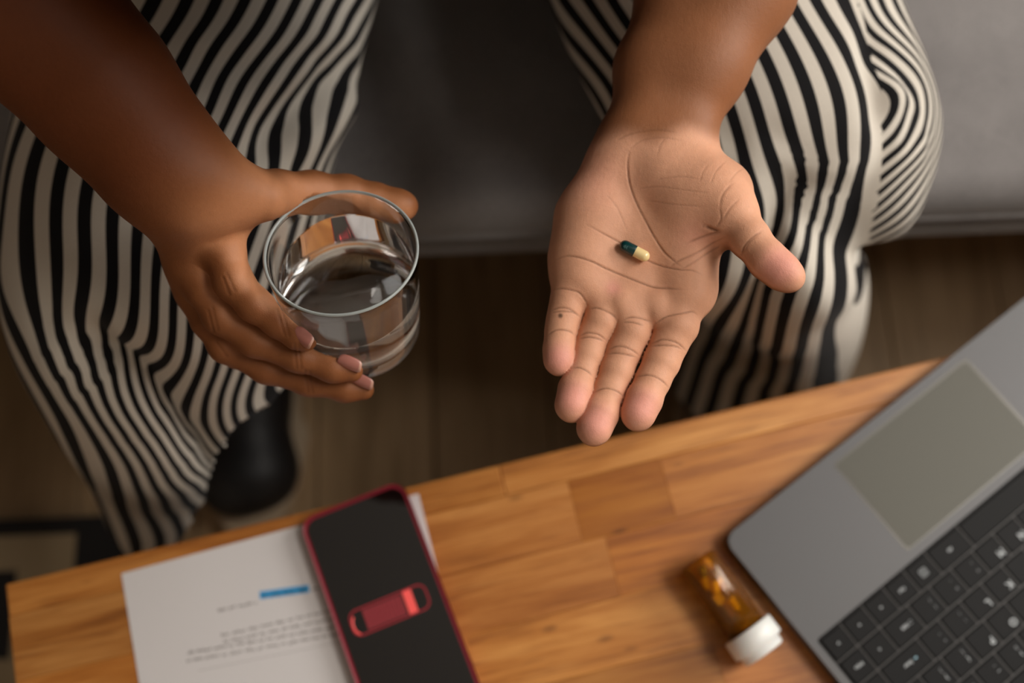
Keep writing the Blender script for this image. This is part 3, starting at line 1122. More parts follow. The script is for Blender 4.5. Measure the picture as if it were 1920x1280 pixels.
def crease_field(p, up):
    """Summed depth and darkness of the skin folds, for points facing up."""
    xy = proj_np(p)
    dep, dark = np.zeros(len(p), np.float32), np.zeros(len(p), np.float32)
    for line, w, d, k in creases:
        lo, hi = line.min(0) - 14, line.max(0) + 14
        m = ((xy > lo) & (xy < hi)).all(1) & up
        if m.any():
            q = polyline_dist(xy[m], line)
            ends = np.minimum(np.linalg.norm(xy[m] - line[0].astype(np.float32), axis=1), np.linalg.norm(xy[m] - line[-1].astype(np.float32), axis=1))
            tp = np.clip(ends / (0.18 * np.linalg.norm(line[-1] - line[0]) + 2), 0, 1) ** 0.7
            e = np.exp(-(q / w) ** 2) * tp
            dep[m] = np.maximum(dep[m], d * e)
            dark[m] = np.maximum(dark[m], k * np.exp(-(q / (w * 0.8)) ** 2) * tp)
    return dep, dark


lo = np.min([np.minimum(a[0] - a[2], a[1] - a[3]) for g in (A_fore, A_palm, A_thumb, *A_fing) for a in g], 0) - .006
hi = np.max([np.maximum(a[0] + a[2], a[1] + a[3]) for g in (A_fore, A_palm, A_thumb, *A_fing) for a in g], 0) + .006
V, Q = surface(handA, lo, hi, 0.0011)
V, Q = refine(V, Q, handA, 1)
G = grad(handA, V)
Nn = G / np.maximum(np.linalg.norm(G, axis=1), 1e-6)[:, None]
up = Nn[:, 2] > 0.15
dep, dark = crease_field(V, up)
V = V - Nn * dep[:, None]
XY = proj_np(V)
# pigment: pale palm, brown back and forearm, rosy finger pads, darker folds
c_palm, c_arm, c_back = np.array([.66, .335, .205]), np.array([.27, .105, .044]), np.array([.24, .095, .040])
c_pink = np.array([.73, .315, .245])


def sstep(x, a, b):
    t = np.clip((x - a) / (b - a), 0, 1)
    return t * t * (3 - 2 * t)


side = sstep(Nn[:, 2], -0.25, 0.30)
wrist = sstep(XY[:, 1] + 0.06 * (XY[:, 0] - 1240) + 10 * np.sin(XY[:, 0] * 0.05), 215, 272)
thb = sstep((XY[:, 0] - 1330) * 0.62 - (XY[:, 1] - 300) * 0.60, 10, 62) * (XY[:, 1] < 470)      # brown flank of the thumb base
pal = side * wrist * (1 - 0.75 * thb)
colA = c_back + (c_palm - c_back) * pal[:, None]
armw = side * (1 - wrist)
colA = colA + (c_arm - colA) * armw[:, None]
pads = np.zeros(len(V), np.float32)
for (x, y, r) in ((1048, 672, 30), (1074, 745, 34), (1118, 790, 36), (1202, 762, 36), (1462, 500, 40)):
    pads = np.maximum(pads, np.exp(-(((XY[:, 0] - x) ** 2 + (XY[:, 1] - y) ** 2) / r ** 2) ** 1.5))
for (x, y, r, k) in ((1150, 540, 14, .8), (1300, 440, 34, .35), (1320, 450, 24, .3), (1110, 330, 60, .3)):
    pads = np.maximum(pads, k * np.exp(-((XY[:, 0] - x) ** 2 + (XY[:, 1] - y) ** 2) / r ** 2))
colA = colA + (c_pink - colA) * (0.9 * pads * side * wrist)[:, None]
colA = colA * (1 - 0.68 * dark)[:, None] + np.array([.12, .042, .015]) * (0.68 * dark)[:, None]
mole = np.exp(-(((XY[:, 0] - 1050.8) ** 2 + (XY[:, 1] - 591.6) ** 2) / 4.5 ** 2) ** 2) * (Nn[:, 2] > 0)
colA = colA * (1 - 0.75 * mole)[:, None]
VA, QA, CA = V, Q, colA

# ------------------------------------------------------------------ tumbler frame (needed to close the other hand around it)
g_rim, g_base = P(639, 469, .66), P(673, 618, .585)
g_ax = (g_rim - g_base) / np.linalg.norm(g_rim - g_base)
g_h = float(np.linalg.norm(g_rim - g_base))
G_R0, G_R1 = 0.0352, 0.0408         # outer radius at the base and at the rim


def glass_out(p):
    q = p - g_base.astype(np.float32)
    t = q @ g_ax.astype(np.float32)
    r = np.sqrt(np.maximum((q * q).sum(1) - t * t, 0))
    rr_ = G_R0 + (G_R1 - G_R0) * np.clip(t / g_h, -0.2, 1.2)
    return np.maximum(np.maximum(r - rr_, -t), t - g_h)


# ------------------------------------------------------------------ the hand around the tumbler
def K(x, y, z, rpx):
    return (*P(x, y, z), rpx / 3700.0)


B_fore = chain([K(335, 325, .690, 70), K(282, 255, .700, 84), K(190, 145, .715, 106), K(60, 10, .735, 122), K(-70, -110, .77, 122)]) + \
    chain([K(352, 362, .682, 64), K(282, 305, .690, 74), K(190, 195, .70, 90), K(60, 45, .725, 108), K(-70, -110, .76, 118)])
B_palm = chain([K(350, 345, .684, 70), K(395, 400, .662, 50), K(412, 425, .655, 42)]) + \
    chain([K(345, 365, .678, 64), K(368, 450, .650, 48), K(372, 500, .642, 39)]) + \
    chain([K(340, 370, .672, 60), K(366, 500, .635, 44), K(372, 550, .628, 36)]) + \
    chain([K(340, 370, .668, 56), K(380, 540, .622, 38), K(392, 590, .612, 32)]) + \
    chain([K(372, 335, .686, 58), K(430, 362, .676, 48), K(500, 372, .668, 42)]) + \
    [cone(K(420, 372, .668, 0)[:3], K(440, 410, .655, 0)[:3], 44 / 3700, 36 / 3700)]
B_fing = [
    chain([K(409, 420, .656, 42), K(420, 470, .655, 39), K(437, 528, .652, 36), K(478, 572, .647, 32), K(524, 603, .642, 30), K(560, 627, .639, 28), K(578, 640, .637, 20)]),
    chain([K(370, 497, .643, 38), K(388, 545, .640, 36), K(415, 592, .635, 35), K(480, 638, .628, 32), K(560, 668, .622, 30), K(625, 689, .618, 28), K(663, 696, .616, 21)]),
    chain([K(372, 550, .628, 36), K(392, 600, .623, 34), K(424, 648, .617, 33), K(500, 690, .609, 30), K(580, 714, .603, 29), K(648, 727, .600, 27), K(685, 731, .599, 20)]),
    chain([K(392, 588, .612, 32), K(410, 625, .606, 31), K(445, 662, .601, 29), K(505, 690, .595, 26), K(570, 705, .590, 24), K(605, 708, .588, 18)]),
]
B_thumb = chain([K(450, 362, .672, 46), K(520, 362, .654, 43), K(585, 360, .640, 40), K(650, 365, .632, 38), K(705, 376, .628, 33), K(746, 385, .627, 30), K(763, 387, .627, 26)])


def handB(p):
    d0 = smin(blend(p, B_palm, 0.012), blend(p, B_fore, 0.025), 0.024)
    d = smin(d0, blend(p, B_thumb, 0.006), 0.009)
    out = d
    for fg in B_fing:
        out = np.minimum(out, smin(d, blend(p, fg, 0.005), 0.006))
    return np.maximum(out, -(glass_out(p) - 0.0006))


lo = np.min([np.minimum(a[0] - a[2], a[1] - a[3]) for g in (B_fore, B_palm, B_thumb, *B_fing) for a in g], 0) - .006
hi = np.max([np.maximum(a[0] + a[2], a[1] + a[3]) for g in (B_fore, B_palm, B_thumb, *B_fing) for a in g], 0) + .006
V, Q = surface(handB, lo, hi, 0.0015)
V, Q = refine(V, Q, handB, 1)
G = grad(handB, V)
Nn = G / np.maximum(np.linalg.norm(G, axis=1), 1e-6)[:, None]
XY = proj_np(V)
# knuckle folds on the backs of the fingers
dep, dark = np.zeros(len(V), np.float32), np.zeros(len(V), np.float32)
for line in ([(425, 512), (440, 545)], [(418, 520), (430, 552)], [(520, 580), (534, 630)], [(528, 578), (542, 630)], [(398, 575), (408, 618)], [(390, 582), (400, 622)],
             [(552, 645), (556, 690)], [(560, 645), (564, 690)], [(405, 640), (425, 668)], [(572, 695), (578, 735)], [(580, 697), (586, 736)]):
    q = polyline_dist(XY, line)
    e = np.exp(-(q / 2.6) ** 2)
    dep, dark = np.maximum(dep, 0.0004 * e), np.maximum(dark, 0.20 * e)
V = V - Nn * dep[:, None]
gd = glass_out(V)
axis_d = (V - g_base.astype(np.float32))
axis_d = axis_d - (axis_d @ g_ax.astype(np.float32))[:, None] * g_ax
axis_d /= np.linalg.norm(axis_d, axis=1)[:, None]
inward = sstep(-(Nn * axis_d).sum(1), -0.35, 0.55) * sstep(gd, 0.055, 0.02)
c_bk, c_in, c_fa = np.array([.225, .078, .026]), np.array([.50, .215, .10]), np.array([.135, .036, .009])  # c_fa: forearm brown, darkened further for the leaning body's shade
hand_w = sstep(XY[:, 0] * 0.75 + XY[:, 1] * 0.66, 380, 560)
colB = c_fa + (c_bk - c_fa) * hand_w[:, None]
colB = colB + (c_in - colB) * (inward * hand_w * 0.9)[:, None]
colB = colB * (1 - dark)[:, None] + np.array([.07, .022, .008]) * dark[:, None]
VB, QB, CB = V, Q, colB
# ------------------------------------------------------------------ the seated person: one body, clothes as its parts
def w3(x, y, z, r):
    return (x, y, z, r)


HO = np.array([0, -.305, .075])       # where the bowed head sits
EA, EB = P(1385, -420, .72), P(-70, -110, .768)
T_prims = chain([w3(0, .82, .625, .140), w3(0, .67, .70, .150), w3(0, .51, .82, .150), w3(0, .41, .93, .135), w3(0, .365, 1.03, .078)]) + \
    chain([w3(-.09, .80, .590, .112), w3(.09, .80, .590, .112)]) + chain([w3(-.10, .43, .93, .108), w3(.10, .43, .93, .108)]) + \
    chain([w3(-.078, .405, .85, .098), w3(.078, .405, .85, .098)]) + chain([w3(-.17, .39, 1.0, .070), w3(.17, .39, 1.0, .070)])
T_arms = [chain([w3(.185, .39, 1.0, .068), (*(np.array([.185, .39, 1.0]) * .35 + np.array(EA) * .65), .058), (*EA, .040)]),
          chain([w3(-.185, .39, 1.0, .068), (*(np.array([-.185, .39, 1.0]) * .4 + np.array(EB) * .6), .058), (*EB, .041)])]
def hchain(l):
    return chain([(*(np.array(q[:3]) + HO), q[3]) for q in l])


T_head = hchain([w3(0, .685, .955, .058), w3(0, .60, 1.09, .054)]) + \
    hchain([w3(0, .595, 1.20, .088), w3(0, .56, 1.155, .080), w3(0, .525, 1.11, .055), w3(0, .507, 1.088, .036)]) + \
    hchain([w3(0, .478, 1.170, .010), w3(0, .452, 1.135, .0155)]) + \
    hchain([w3(-.02, .470, 1.112, .009), w3(.02, .470, 1.112, .009)]) + hchain([w3(-.017, .474, 1.101, .010), w3(.017, .474, 1.101, .010)]) + \
    hchain([w3(-.045, .503, 1.186, .018), w3(.045, .503, 1.186, .018)]) + \
    hchain([w3(-.036, .489, 1.160, .0125), w3(-.027, .486, 1.160, .0125)]) + hchain([w3(.036, .489, 1.160, .0125), w3(.027, .486, 1.160, .0125)]) + \
    hchain([w3(-.088, .585, 1.165, .014), w3(-.084, .575, 1.13, .010)]) + hchain([w3(.088, .585, 1.165, .014), w3(.084, .575, 1.13, .010)])
# lower legs inside the trousers
LEGS = [[(-.10, .78, .555), (-.228, .270, .515), (-.285, .345, .075)], [(.10, .78, .555), (.188, .312, .495), (.222, .350, .075)]]
T_legs = [chain([(*l[0], .075), (*l[1], .042), (*(np.array(l[1]) * .7 + np.array(l[2]) * .3), .035), (*l[2], .032)]) for l in LEGS]


def torso(p):
    d = smin(blend(p, T_prims, .05), blend(p, T_head, .018), .03)
    for a in T_arms:
        d = smin(d, blend(p, a, .02), .03)
    for l in T_legs:
        d = smin(d, blend(p, l, .02), .03)
    return d


VT, QT = surface(torso, (-.42, .08, .03), (.42, .98, 1.45), .009)
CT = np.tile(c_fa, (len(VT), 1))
lips = np.exp(-((VT[:, 2] - 1.107 - HO[2]) / .010) ** 4 - (VT[:, 0] / .024) ** 4) * (VT[:, 1] < .485 + HO[1])
CT = CT + (np.array([.16, .048, .032]) - CT) * lips[:, None]
# hide the forearm ends inside the elbows: the three surfaces meet under the sleeves
Vall = np.concatenate([VA, VB, VT])
Qall = np.concatenate([QA, QB + len(VA), QT + len(VA) + len(VB)])
Call = np.concatenate([CA, CB, CT])
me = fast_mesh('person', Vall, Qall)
ca = me.color_attributes.new('pigment_and_shade', 'FLOAT_COLOR', 'POINT')
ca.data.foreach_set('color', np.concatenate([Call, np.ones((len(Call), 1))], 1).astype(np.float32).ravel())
msk_ = Mat('brown skin', rough=0.55, Specular_IOR_Level=0.26, Subsurface_Weight=0.10, Subsurface_Scale=0.004)
msk_.b.inputs['Subsurface Radius'].default_value = (1.0, 0.4, 0.2)
at = msk_.n('ShaderNodeAttribute', attribute_name='pigment_and_shade')
v = msk_.coord()
nf = msk_.noise(v, 330, 4, 0.65)
nb_ = msk_.noise(v, 45, 4, 0.6)
tone = msk_.math('ADD', msk_.math('MULTIPLY', nf.outputs[0], 0.16), msk_.math('MULTIPLY_ADD', nb_.outputs[0], 0.22, 0.81))
hs = msk_.n('ShaderNodeHueSaturation', {'Color': at.outputs['Color'], 'Value': tone})
msk_.base(hs.outputs[0])
vor = msk_.n('ShaderNodeTexVoronoi', {'Vector': v, 'Scale': 900.0}, feature='DISTANCE_TO_EDGE')
msk_.bump(msk_.math('ADD', msk_.math('MULTIPLY', vor.outputs[0], 0.5), nf.outputs[0]), 0.38, 0.0005)
person = link('person', me, msk_)
tag(person, 'person seated on the sofa in striped trousers, holding a water tumbler and a capsule', 'person')

# ------------------------------------------------------------------ finger nails
mnail = Mat('finger nail', lin(164, 104, 92), 0.32, Coat_Weight=0.25)


mnailw = Mat('pale nail edge', lin(188, 142, 124), 0.35)


def nail(tip_px, root_px, z0, z1, width, up_hint, curve=0.62, lift=0.0):
    """A curved nail plate from root to tip, pressed onto the finger surface along up_hint."""
    a, b = np.array(P(*root_px, z0)), np.array(P(*tip_px, z1))
    ax = (b - a)
    L = np.linalg.norm(ax)
    ax /= L
    n = np.array(up_hint, float)
    n -= ax * (n @ ax)
    n /= np.linalg.norm(n)
    s = np.cross(n, ax)
    nu, nv = 9, 8
    pts = []
    for j in range(nv + 1):
        t = j / nv
        wj = width * (0.80 + 0.20 * math.sin(math.pi * min(1, t * 0.9 + 0.1))) * (1.0 if 0.12 < t < 0.9 else (0.82 if t <= 0.12 else 0.86))
        for i in range(nu + 1):
            q = (i / nu - 0.5) * 2
            pts.append(a + ax * L * (t + 0.06 * (1 - q * q) * (1 if t > 0.5 else -1)) + s * q * wj / 2 - n * curve * wj / 2 * q * q + n * 0.0006 * math.sin(math.pi * t))
    fc = [(j * (nu + 1) + i, j * (nu + 1) + i + 1, (j + 1) * (nu + 1) + i + 1, (j + 1) * (nu + 1) + i) for j in range(nv) for i in range(nu)]
    pts = np.array(pts, np.float32)
    # seat the plate on the finger
    off = handB(pts[[nu // 2 + (nv // 2) * (nu + 1)]])[0]
    pts = pts - n * (off + 0.0002 - lift)
    o = from_pts('fingernail', pts, fc, [mnail, mnailw], person)
    for k_, p_ in enumerate(o.data.polygons):
        p_.material_index = 1 if k_ // nu == nv - 1 else 0
    md = o.modifiers.new('thickness', 'SOLIDIFY')
    md.thickness = 0.0007
    md.offset = 0
    sd = o.modifiers.new('smooth', 'SUBSURF')
    sd.levels = sd.render_levels = 1
    return o


view = np.array([0, -0.35, 0.93])
nail((575, 652), (543, 627), .649, .648, .0098, (-.35, -.62, .70))
nail((668, 706), (627, 690), .630, .628, .0098, (-.28, -.74, .58))
nail((690, 739), (650, 722), .612, .610, .0098, (-.24, -.82, .50))

# ------------------------------------------------------------------ striped trousers
NST = 39
mt_ = Mat('black and cream striped cotton', rough=0.9, Sheen_Weight=0.03, Specular_IOR_Level=0.2)
uv = mt_.n('ShaderNodeUVMap', uv_map='UVMap')
sp = mt_.n('ShaderNodeSeparateXYZ', {0: uv.outputs[0]})
fr = mt_.math('FRACT', mt_.math('MULTIPLY', sp.outputs[0], float(NST)))
tri = mt_.math('ABSOLUTE', mt_.math('SUBTRACT', fr, 0.5))
fac = mt_.n('ShaderNodeMapRange', {0: tri, 1: 0.238, 2: 0.256, 3: 0.0, 4: 1.0})
weave = mt_.n('ShaderNodeTexWave', {'Vector': mt_.coord('UV', (1, 1, 1)), 'Scale': 260.0, 'Distortion': 0.4}, wave_type='BANDS', bands_direction='DIAGONAL')
wn = mt_.noise(mt_.coord(), 1400, 2, 0.6)
cr_ = mt_.mix(wn.outputs[0], lin(184, 176, 164), lin(210, 202, 190))
bl_ = mt_.mix(mt_.math('MULTIPLY', weave.outputs[1], 0.7), lin(9, 8, 9), lin(24, 22, 24))
mt_.base(mt_.mix(fac.outputs[0], bl_, cr_))
mt_.bump(mt_.math('ADD', wn.outputs[0], mt_.math('MULTIPLY', weave.outputs[1], 0.4)), 0.25, 0.0005)
mhid = Mat('trouser lining', lin(30, 26, 24), 0.9)


def seg2(U, S, a, b):
    ax, ay, bx, by = *a, *b
    dx, dy = bx - ax, by - ay
    t = np.clip(((U - ax) * dx + (S - ay) * dy) / max(dx * dx + dy * dy, 1e-12), 0, 1)
    return np.hypot(U - ax - t * dx, S - ay - t * dy), t


PER = 0.0163            # metres from one black stripe to the next


class Leg:
    """Cloth tube through rings (centre, half axis across, half axis forward). um = metres round from the
    front line (+ towards the photo's left), sm = metres down from the hip."""

    def __init__(self, rings, nu=240, nv=340):
        C, U, Vv = (spline([r[k] for r in rings], 40) for k in range(3))
        L = np.concatenate([[0], np.cumsum(np.linalg.norm(np.diff(C + Vv * .6, axis=0), axis=1))])
        s = np.linspace(0, L[-1], nv)
        ip = lambda A: np.stack([np.interp(s, L, A[:, k]) for k in range(3)], 1)
        C, U, Vv = ip(C), ip(U), ip(Vv)
        ph = np.linspace(-math.pi, math.pi, nu + 1) + math.pi / 2
        self.p = C[:, None] + np.cos(ph)[None, :, None] * U[:, None] + np.sin(ph)[None, :, None] * Vv[:, None]
        arc = np.concatenate([np.zeros((nv, 1)), np.cumsum(np.linalg.norm(np.diff(self.p, axis=1), axis=2), axis=1)], 1)
        self.um = arc - arc[:, nu // 2:nu // 2 + 1]
        self.sm = np.repeat(s[:, None], nu + 1, 1)
        self.C = C
        self.normals()

    def normals(self):
        n = np.cross(np.gradient(self.p, axis=1), np.gradient(self.p, axis=0))
        n /= np.maximum(np.linalg.norm(n, axis=2, keepdims=True), 1e-9)
        n *= np.sign((n * (self.p - self.C[:, None])).sum(2).mean())
        self.n = n
        to = CAM - self.p
        self.dep = np.linalg.norm(to, axis=2)
        self.vis = ((n * to).sum(2) / self.dep > 0.02).ravel()
        q = self.p.reshape(-1, 3) - CAM
        t = q @ FW
        self.xy = np.stack([960 + F * (q @ RT) / t, 640 + F * (q @ DN) / t], 1)

    def us(self, x, y):
        """(um, sm) of the cloth seen at a pixel."""
        d = np.hypot(self.xy[:, 0] - x, self.xy[:, 1] - y)
        d = np.where(self.vis, d, 1e6)
        k = np.argsort(d)[:12]
        k = k[d[k] < max(9, d[k[0]] + 1.0)]
        i = k[np.argmin(self.dep.ravel()[k])]
        return self.um.ravel()[i], self.sm.ravel()[i]

    def fold(self, *folds):
        disp = np.zeros_like(self.um)
        lat = np.zeros_like(self.um)
        for pl, amp, wid, *sh in folds:
            pl = [self.us(*q) for q in spline(pl, 4)]
            d = np.full_like(self.um, 9.0)
            tt = np.zeros_like(self.um)
            n = len(pl) - 1
            for i, (a, b) in enumerate(zip(pl, pl[1:])):
                q, t = seg2(self.um, self.sm, a, b)
                tt = np.where(q < d, (i + t) / n, tt)
                d = np.minimum(d, q)
            g = np.exp(-(d / wid) ** 2) * np.clip(np.minimum(tt, 1 - tt) * 4 + .3, 0, 1)
            disp += amp * g
            if sh:
                lat += sh[0] * np.exp(-(d / wid) ** 2) * np.clip(np.minimum(tt, 1.15 - tt) * 3, 0, 1)
        # keep the cloth smooth where folds meet
        for _ in range(6):
            disp[1:-1, 1:-1] = (disp[1:-1, 1:-1] * 2 + disp[:-2, 1:-1] + disp[2:, 1:-1] + disp[1:-1, :-2] + disp[1:-1, 2:]) / 6
        tg = np.gradient(self.p, axis=1)
        tg /= np.maximum(np.linalg.norm(tg, axis=2, keepdims=True), 1e-9)
        self.p = self.p + self.n * disp[..., None] + tg * lat[..., None]
        self.normals()

    def stripes(self, guides, sign, where=None):
        """Stripe coordinate of the weave, smooth over the cloth, with the given stripes lying where the photograph has them."""
        X, Y = [], []
        for k, pl in guides:
            for q in spline(pl, 3):
                u_, s_ = self.us(*q)
                X.append((u_, s_))
                Y.append(sign * k * PER - u_)
        X, Y = np.array(X), np.array(Y)
        c2 = 0.02 ** 2
        ker = lambda A, B: np.sqrt(((A[:, None] - B[None]) ** 2).sum(2) + c2)
        n = len(X)
        A = np.zeros((n + 3, n + 3))
        A[:n, :n] = ker(X, X) - np.eye(n) * 0.02
        A[:n, n] = A[n, :n] = 1
        A[:n, n + 1:] = X
        A[n + 1:, :n] = X.T
        w = np.linalg.solve(A + 1e-9 * np.eye(n + 3), np.concatenate([Y, [0, 0, 0]]))
        Z = np.stack([self.um.ravel(), self.sm.ravel()], 1)
        Zc = np.stack([np.clip(Z[:, 0], X[:, 0].min() - .02, X[:, 0].max() + .02), np.clip(Z[:, 1], X[:, 1].min() - .03, X[:, 1].max() + .03)], 1)
        r = np.concatenate([ker(Zc[i:i + 20000], X) @ w[:n] for i in range(0, len(Zc), 20000)]) + w[n] + Zc @ w[n + 1:]
        return ((Z[:, 0] + r) / PER * sign + 0.5).reshape(self.um.shape)


def zz(o, s, *pl):
    return [(o[0] + x / s, o[1] + y / s) for x, y in pl]


za, zb, zc, zf, zg = ((250, 0), 3.764), ((0, 180), 3.3675), ((0, 480), 3.369), ((40, 600), 2.91), ((1380, 240), 2.56)
zd, ze = ((1280, 0), 2.783), ((1260, 380), 3.2)
RL = [
    ((-.105, .82, .545), (.115, 0, 0), (0, 0, .082)),
    ((-.165, .62, .530), (.116, 0, 0), (0, 0, .082)),
    ((-.205, .46, .520), (.114, 0, 0), (0, 0, .084)),
    ((-.228, .345, .508), (.108, 0, 0), (0, -.03, .086)),
    ((-.240, .280, .476), (.104, 0, 0), (0, -.072, .072)),
    ((-.251, .255, .415), (.096, 0, 0), (0, -.098, .028)),
    ((-.270, .250, .330), (.084, -.008, 0), (-.016, -.106, 0)),
    ((-.281, .243, .255), (.066, -.012, 0), (-.036, -.112, 0)),
    ((-.288, .240, .185), (.058, -.012, 0), (-.044, -.114, 0)),
]
RR = [
    ((.105, .82, .545), (.115, 0, 0), (0, 0, .082)),
    ((.128, .62, .530), (.122, 0, 0), (0, 0, .082)),
    ((.158, .46, .518), (.118, 0, 0), (0, 0, .086)),
    ((.186, .365, .505), (.110, 0, 0), (0, -.03, .088)),
    ((.186, .312, .474), (.088, 0, 0), (0, -.070, .070)),
    ((.187, .308, .430), (.070, 0, 0), (0, -.078, .030)),
    ((.216, .318, .345), (.074, 0, 0), (0, -.080, 0)),
    ((.240, .330, .205), (.086, 0, 0), (0, -.086, 0)),
    ((.252, .338, .075), (.096, 0, 0), (0, -.092, 0)),
]
legL, legR = Leg(RL), Leg(RR)
legL.fold(
    (zz(*za, (1530, 470), (1330, 620), (1150, 760), (980, 930), (800, 1060)), -.016, .012),
    (zz(*za, (1480, 380), (1200, 560), (1000, 720), (820, 900), (680, 1020)), .008, .018),
    (zz(*za, (1580, 640), (1450, 800), (1250, 960), (1080, 1120)), .010, .020),
    (zz(*za, (250, 425), (500, 425), (900, 425), (1250, 395), (1560, 350)), -.006, .008),
    (zz(*za, (250, 340), (500, 345), (900, 350), (1250, 310), (1560, 270)), .005, .014),
    (zz(*za, (470, 850), (640, 850), (870, 820), (1050, 780)), -.005, .009),
    (zz(*zc, (330, 330), (700, 320), (1000, 260), (1150, 230)), .006, .022),
    (zz(*zc, (330, 520), (560, 620), (800, 680), (1060, 760), (1250, 880)), -.009, .020),
    (zz(*zc, (560, 480), (800, 520), (1060, 600), (1300, 720)), .008, .018),
    (zz(*zb, (900, 1010), (1020, 1040), (1120, 1060)), .004, .012),
    (zz(*zf, (100, 60), (225, 240), (370, 380), (570, 590), (770, 820), (960, 1030)), .012, .020, -.016),
    (zz(*zf, (165, 60), (305, 220), (460, 350), (660, 540), (860, 770), (1050, 980)), -.024, .024),
)
legR.fold(
    (zz(*zg, (525, 150), (470, 320), (385, 450), (330, 620), (255, 850), (175, 1100)), .012, .022, .010),
    (zz(*zg, (430, 150), (375, 320), (285, 450), (235, 640), (150, 860), (70, 1100)), -.026, .022),
    (zz(*zd, (930, 50), (1000, 200), (990, 330), (1030, 480), (1050, 640), (1060, 760), (1000, 1000)), -.008, .008),
    (zz(*zd, (1060, 300), (1160, 380), (1230, 470)), -.006, .008),
    (zz(*zd, (1070, 590), (1170, 640), (1230, 560)), -.008, .009),
    (zz(*zd, (1080, 420), (1140, 520), (1100, 640)), .006, .012),
    (zz(*zd, (1080, 740), (1200, 760), (1280, 680)), .006, .014),
    (zz(*zd, (330, 720), (460, 690), (560, 700)), -.003, .008),
    (zz(*zd, (200, 760), (320, 745)), -.004, .008),
)
GL = [
    (-0.72, [(-20, 520), (22, 599), (54, 673), (98, 762), (146, 860), (186, 945), (226, 1028)]),
    (1, zz(*za, (140, 20), (70, 110))),
    (2, zz(*za, (370, 0), (270, 160), (190, 270))),
    (3, zz(*za, (585, 0), (470, 200), (370, 350), (310, 440), (290, 530))),
    (4, zz(*za, (800, 0), (680, 200), (590, 340), (520, 420), (460, 500), (400, 680))),
    (5, zz(*za, (985, 0), (880, 190), (790, 350), (720, 420), (640, 500), (560, 760), (500, 860))),
    (6, zz(*za, (1165, 0), (1060, 200), (970, 360), (870, 440), (800, 530), (720, 740), (640, 880), (590, 980))),
    (7, zz(*za, (1330, 0), (1220, 180), (1140, 350), (1030, 430), (960, 530), (880, 720), (800, 850), (690, 1050))),
    (8, zz(*za, (1480, 0), (1380, 170), (1310, 340), (1190, 410), (1110, 530), (1010, 730), (900, 880), (820, 1040), (890, 1200))),
    (9, zz(*za, (1620, 0), (1530, 150), (1460, 300), (1340, 400), (1260, 510), (1170, 690), (1050, 860), (980, 990), (1050, 1190))),
    (10, zz(*za, (1750, 0), (1650, 160), (1590, 300), (1480, 400), (1380, 540), (1300, 660), (1150, 860), (1200, 1180))),
    (11, zz(*za, (1500, 520), (1340, 700), (1400, 1050))),
    (-1, zz(*zb, (110, 190), (30, 420), (10, 620))),
    (0, zz(*zb, (230, 300), (165, 560), (150, 800), (165, 1000), (180, 1280))),
    (1, zz(*zb, (370, 420), (330, 700), (330, 900), (350, 1100), (355, 1280))),
    (2, zz(*zb, (535, 540), (515, 760), (520, 1000), (530, 1280))),
    (3, zz(*zb, (700, 660), (690, 850), (700, 1050), (700, 1280))),
    (4, zz(*zb, (850, 790), (850, 950), (840, 1100), (850, 1280))),
    (5, zz(*zb, (1005, 920), (1000, 1000), (970, 1130), (970, 1280))),
    (6, zz(*zb, (1120, 1170), (1080, 1270))),
    (0, zz(*zf, (75, 0), (150, 150), (230, 300), (310, 500), (420, 750), (520, 960), (640, 1230))),
    (1, zz(*zf, (185, 20), (200, 110), (290, 240), (440, 480), (560, 720), (640, 900), (760, 1220))),
    (2, zz(*zf, (330, 0), (310, 150), (400, 290), (530, 500), (680, 760), (780, 940), (880, 1190))),
    (3, zz(*zf, (470, 30), (425, 150), (440, 260), (560, 430), (680, 600), (800, 780), (900, 950), (980, 1130))),
    (4, zz(*zf, (610, 40), (545, 190), (560, 340), (680, 560), (830, 780), (960, 980))),
    (5, zz(*zf, (740, 50), (700, 180), (640, 290), (650, 400), (740, 560), (900, 800))),
    (6, zz(*zf, (825, 80), (800, 220), (730, 330), (730, 420), (800, 570), (950, 800))),
    (7, zz(*zf, (920, 100), (910, 200), (850, 320), (820, 430), (880, 600), (980, 760))),
    (8, [(384, 696), (356, 743), (357, 785), (382, 838)]),
    (9, [(409, 702), (387, 749), (385, 781), (399, 821)]),
    (10, [(434, 706), (415, 749), (413, 781), (421, 815)]),
    (11, [(459, 712), (443, 746), (441, 774), (448, 802)]),
    (12, [(484, 715), (472, 746), (470, 774), (474, 795)]),
    (3, zz(*zc, (700, 200), (690, 380))),
    (4, zz(*zc, (855, 250), (840, 430))),
    (5, zz(*zc, (965, 150), (980, 300), (985, 450))),
    (6, zz(*zc, (1080, 260), (1090, 420), (1080, 600))),
    (7, zz(*zc, (1190, 430), (1200, 560))),
]
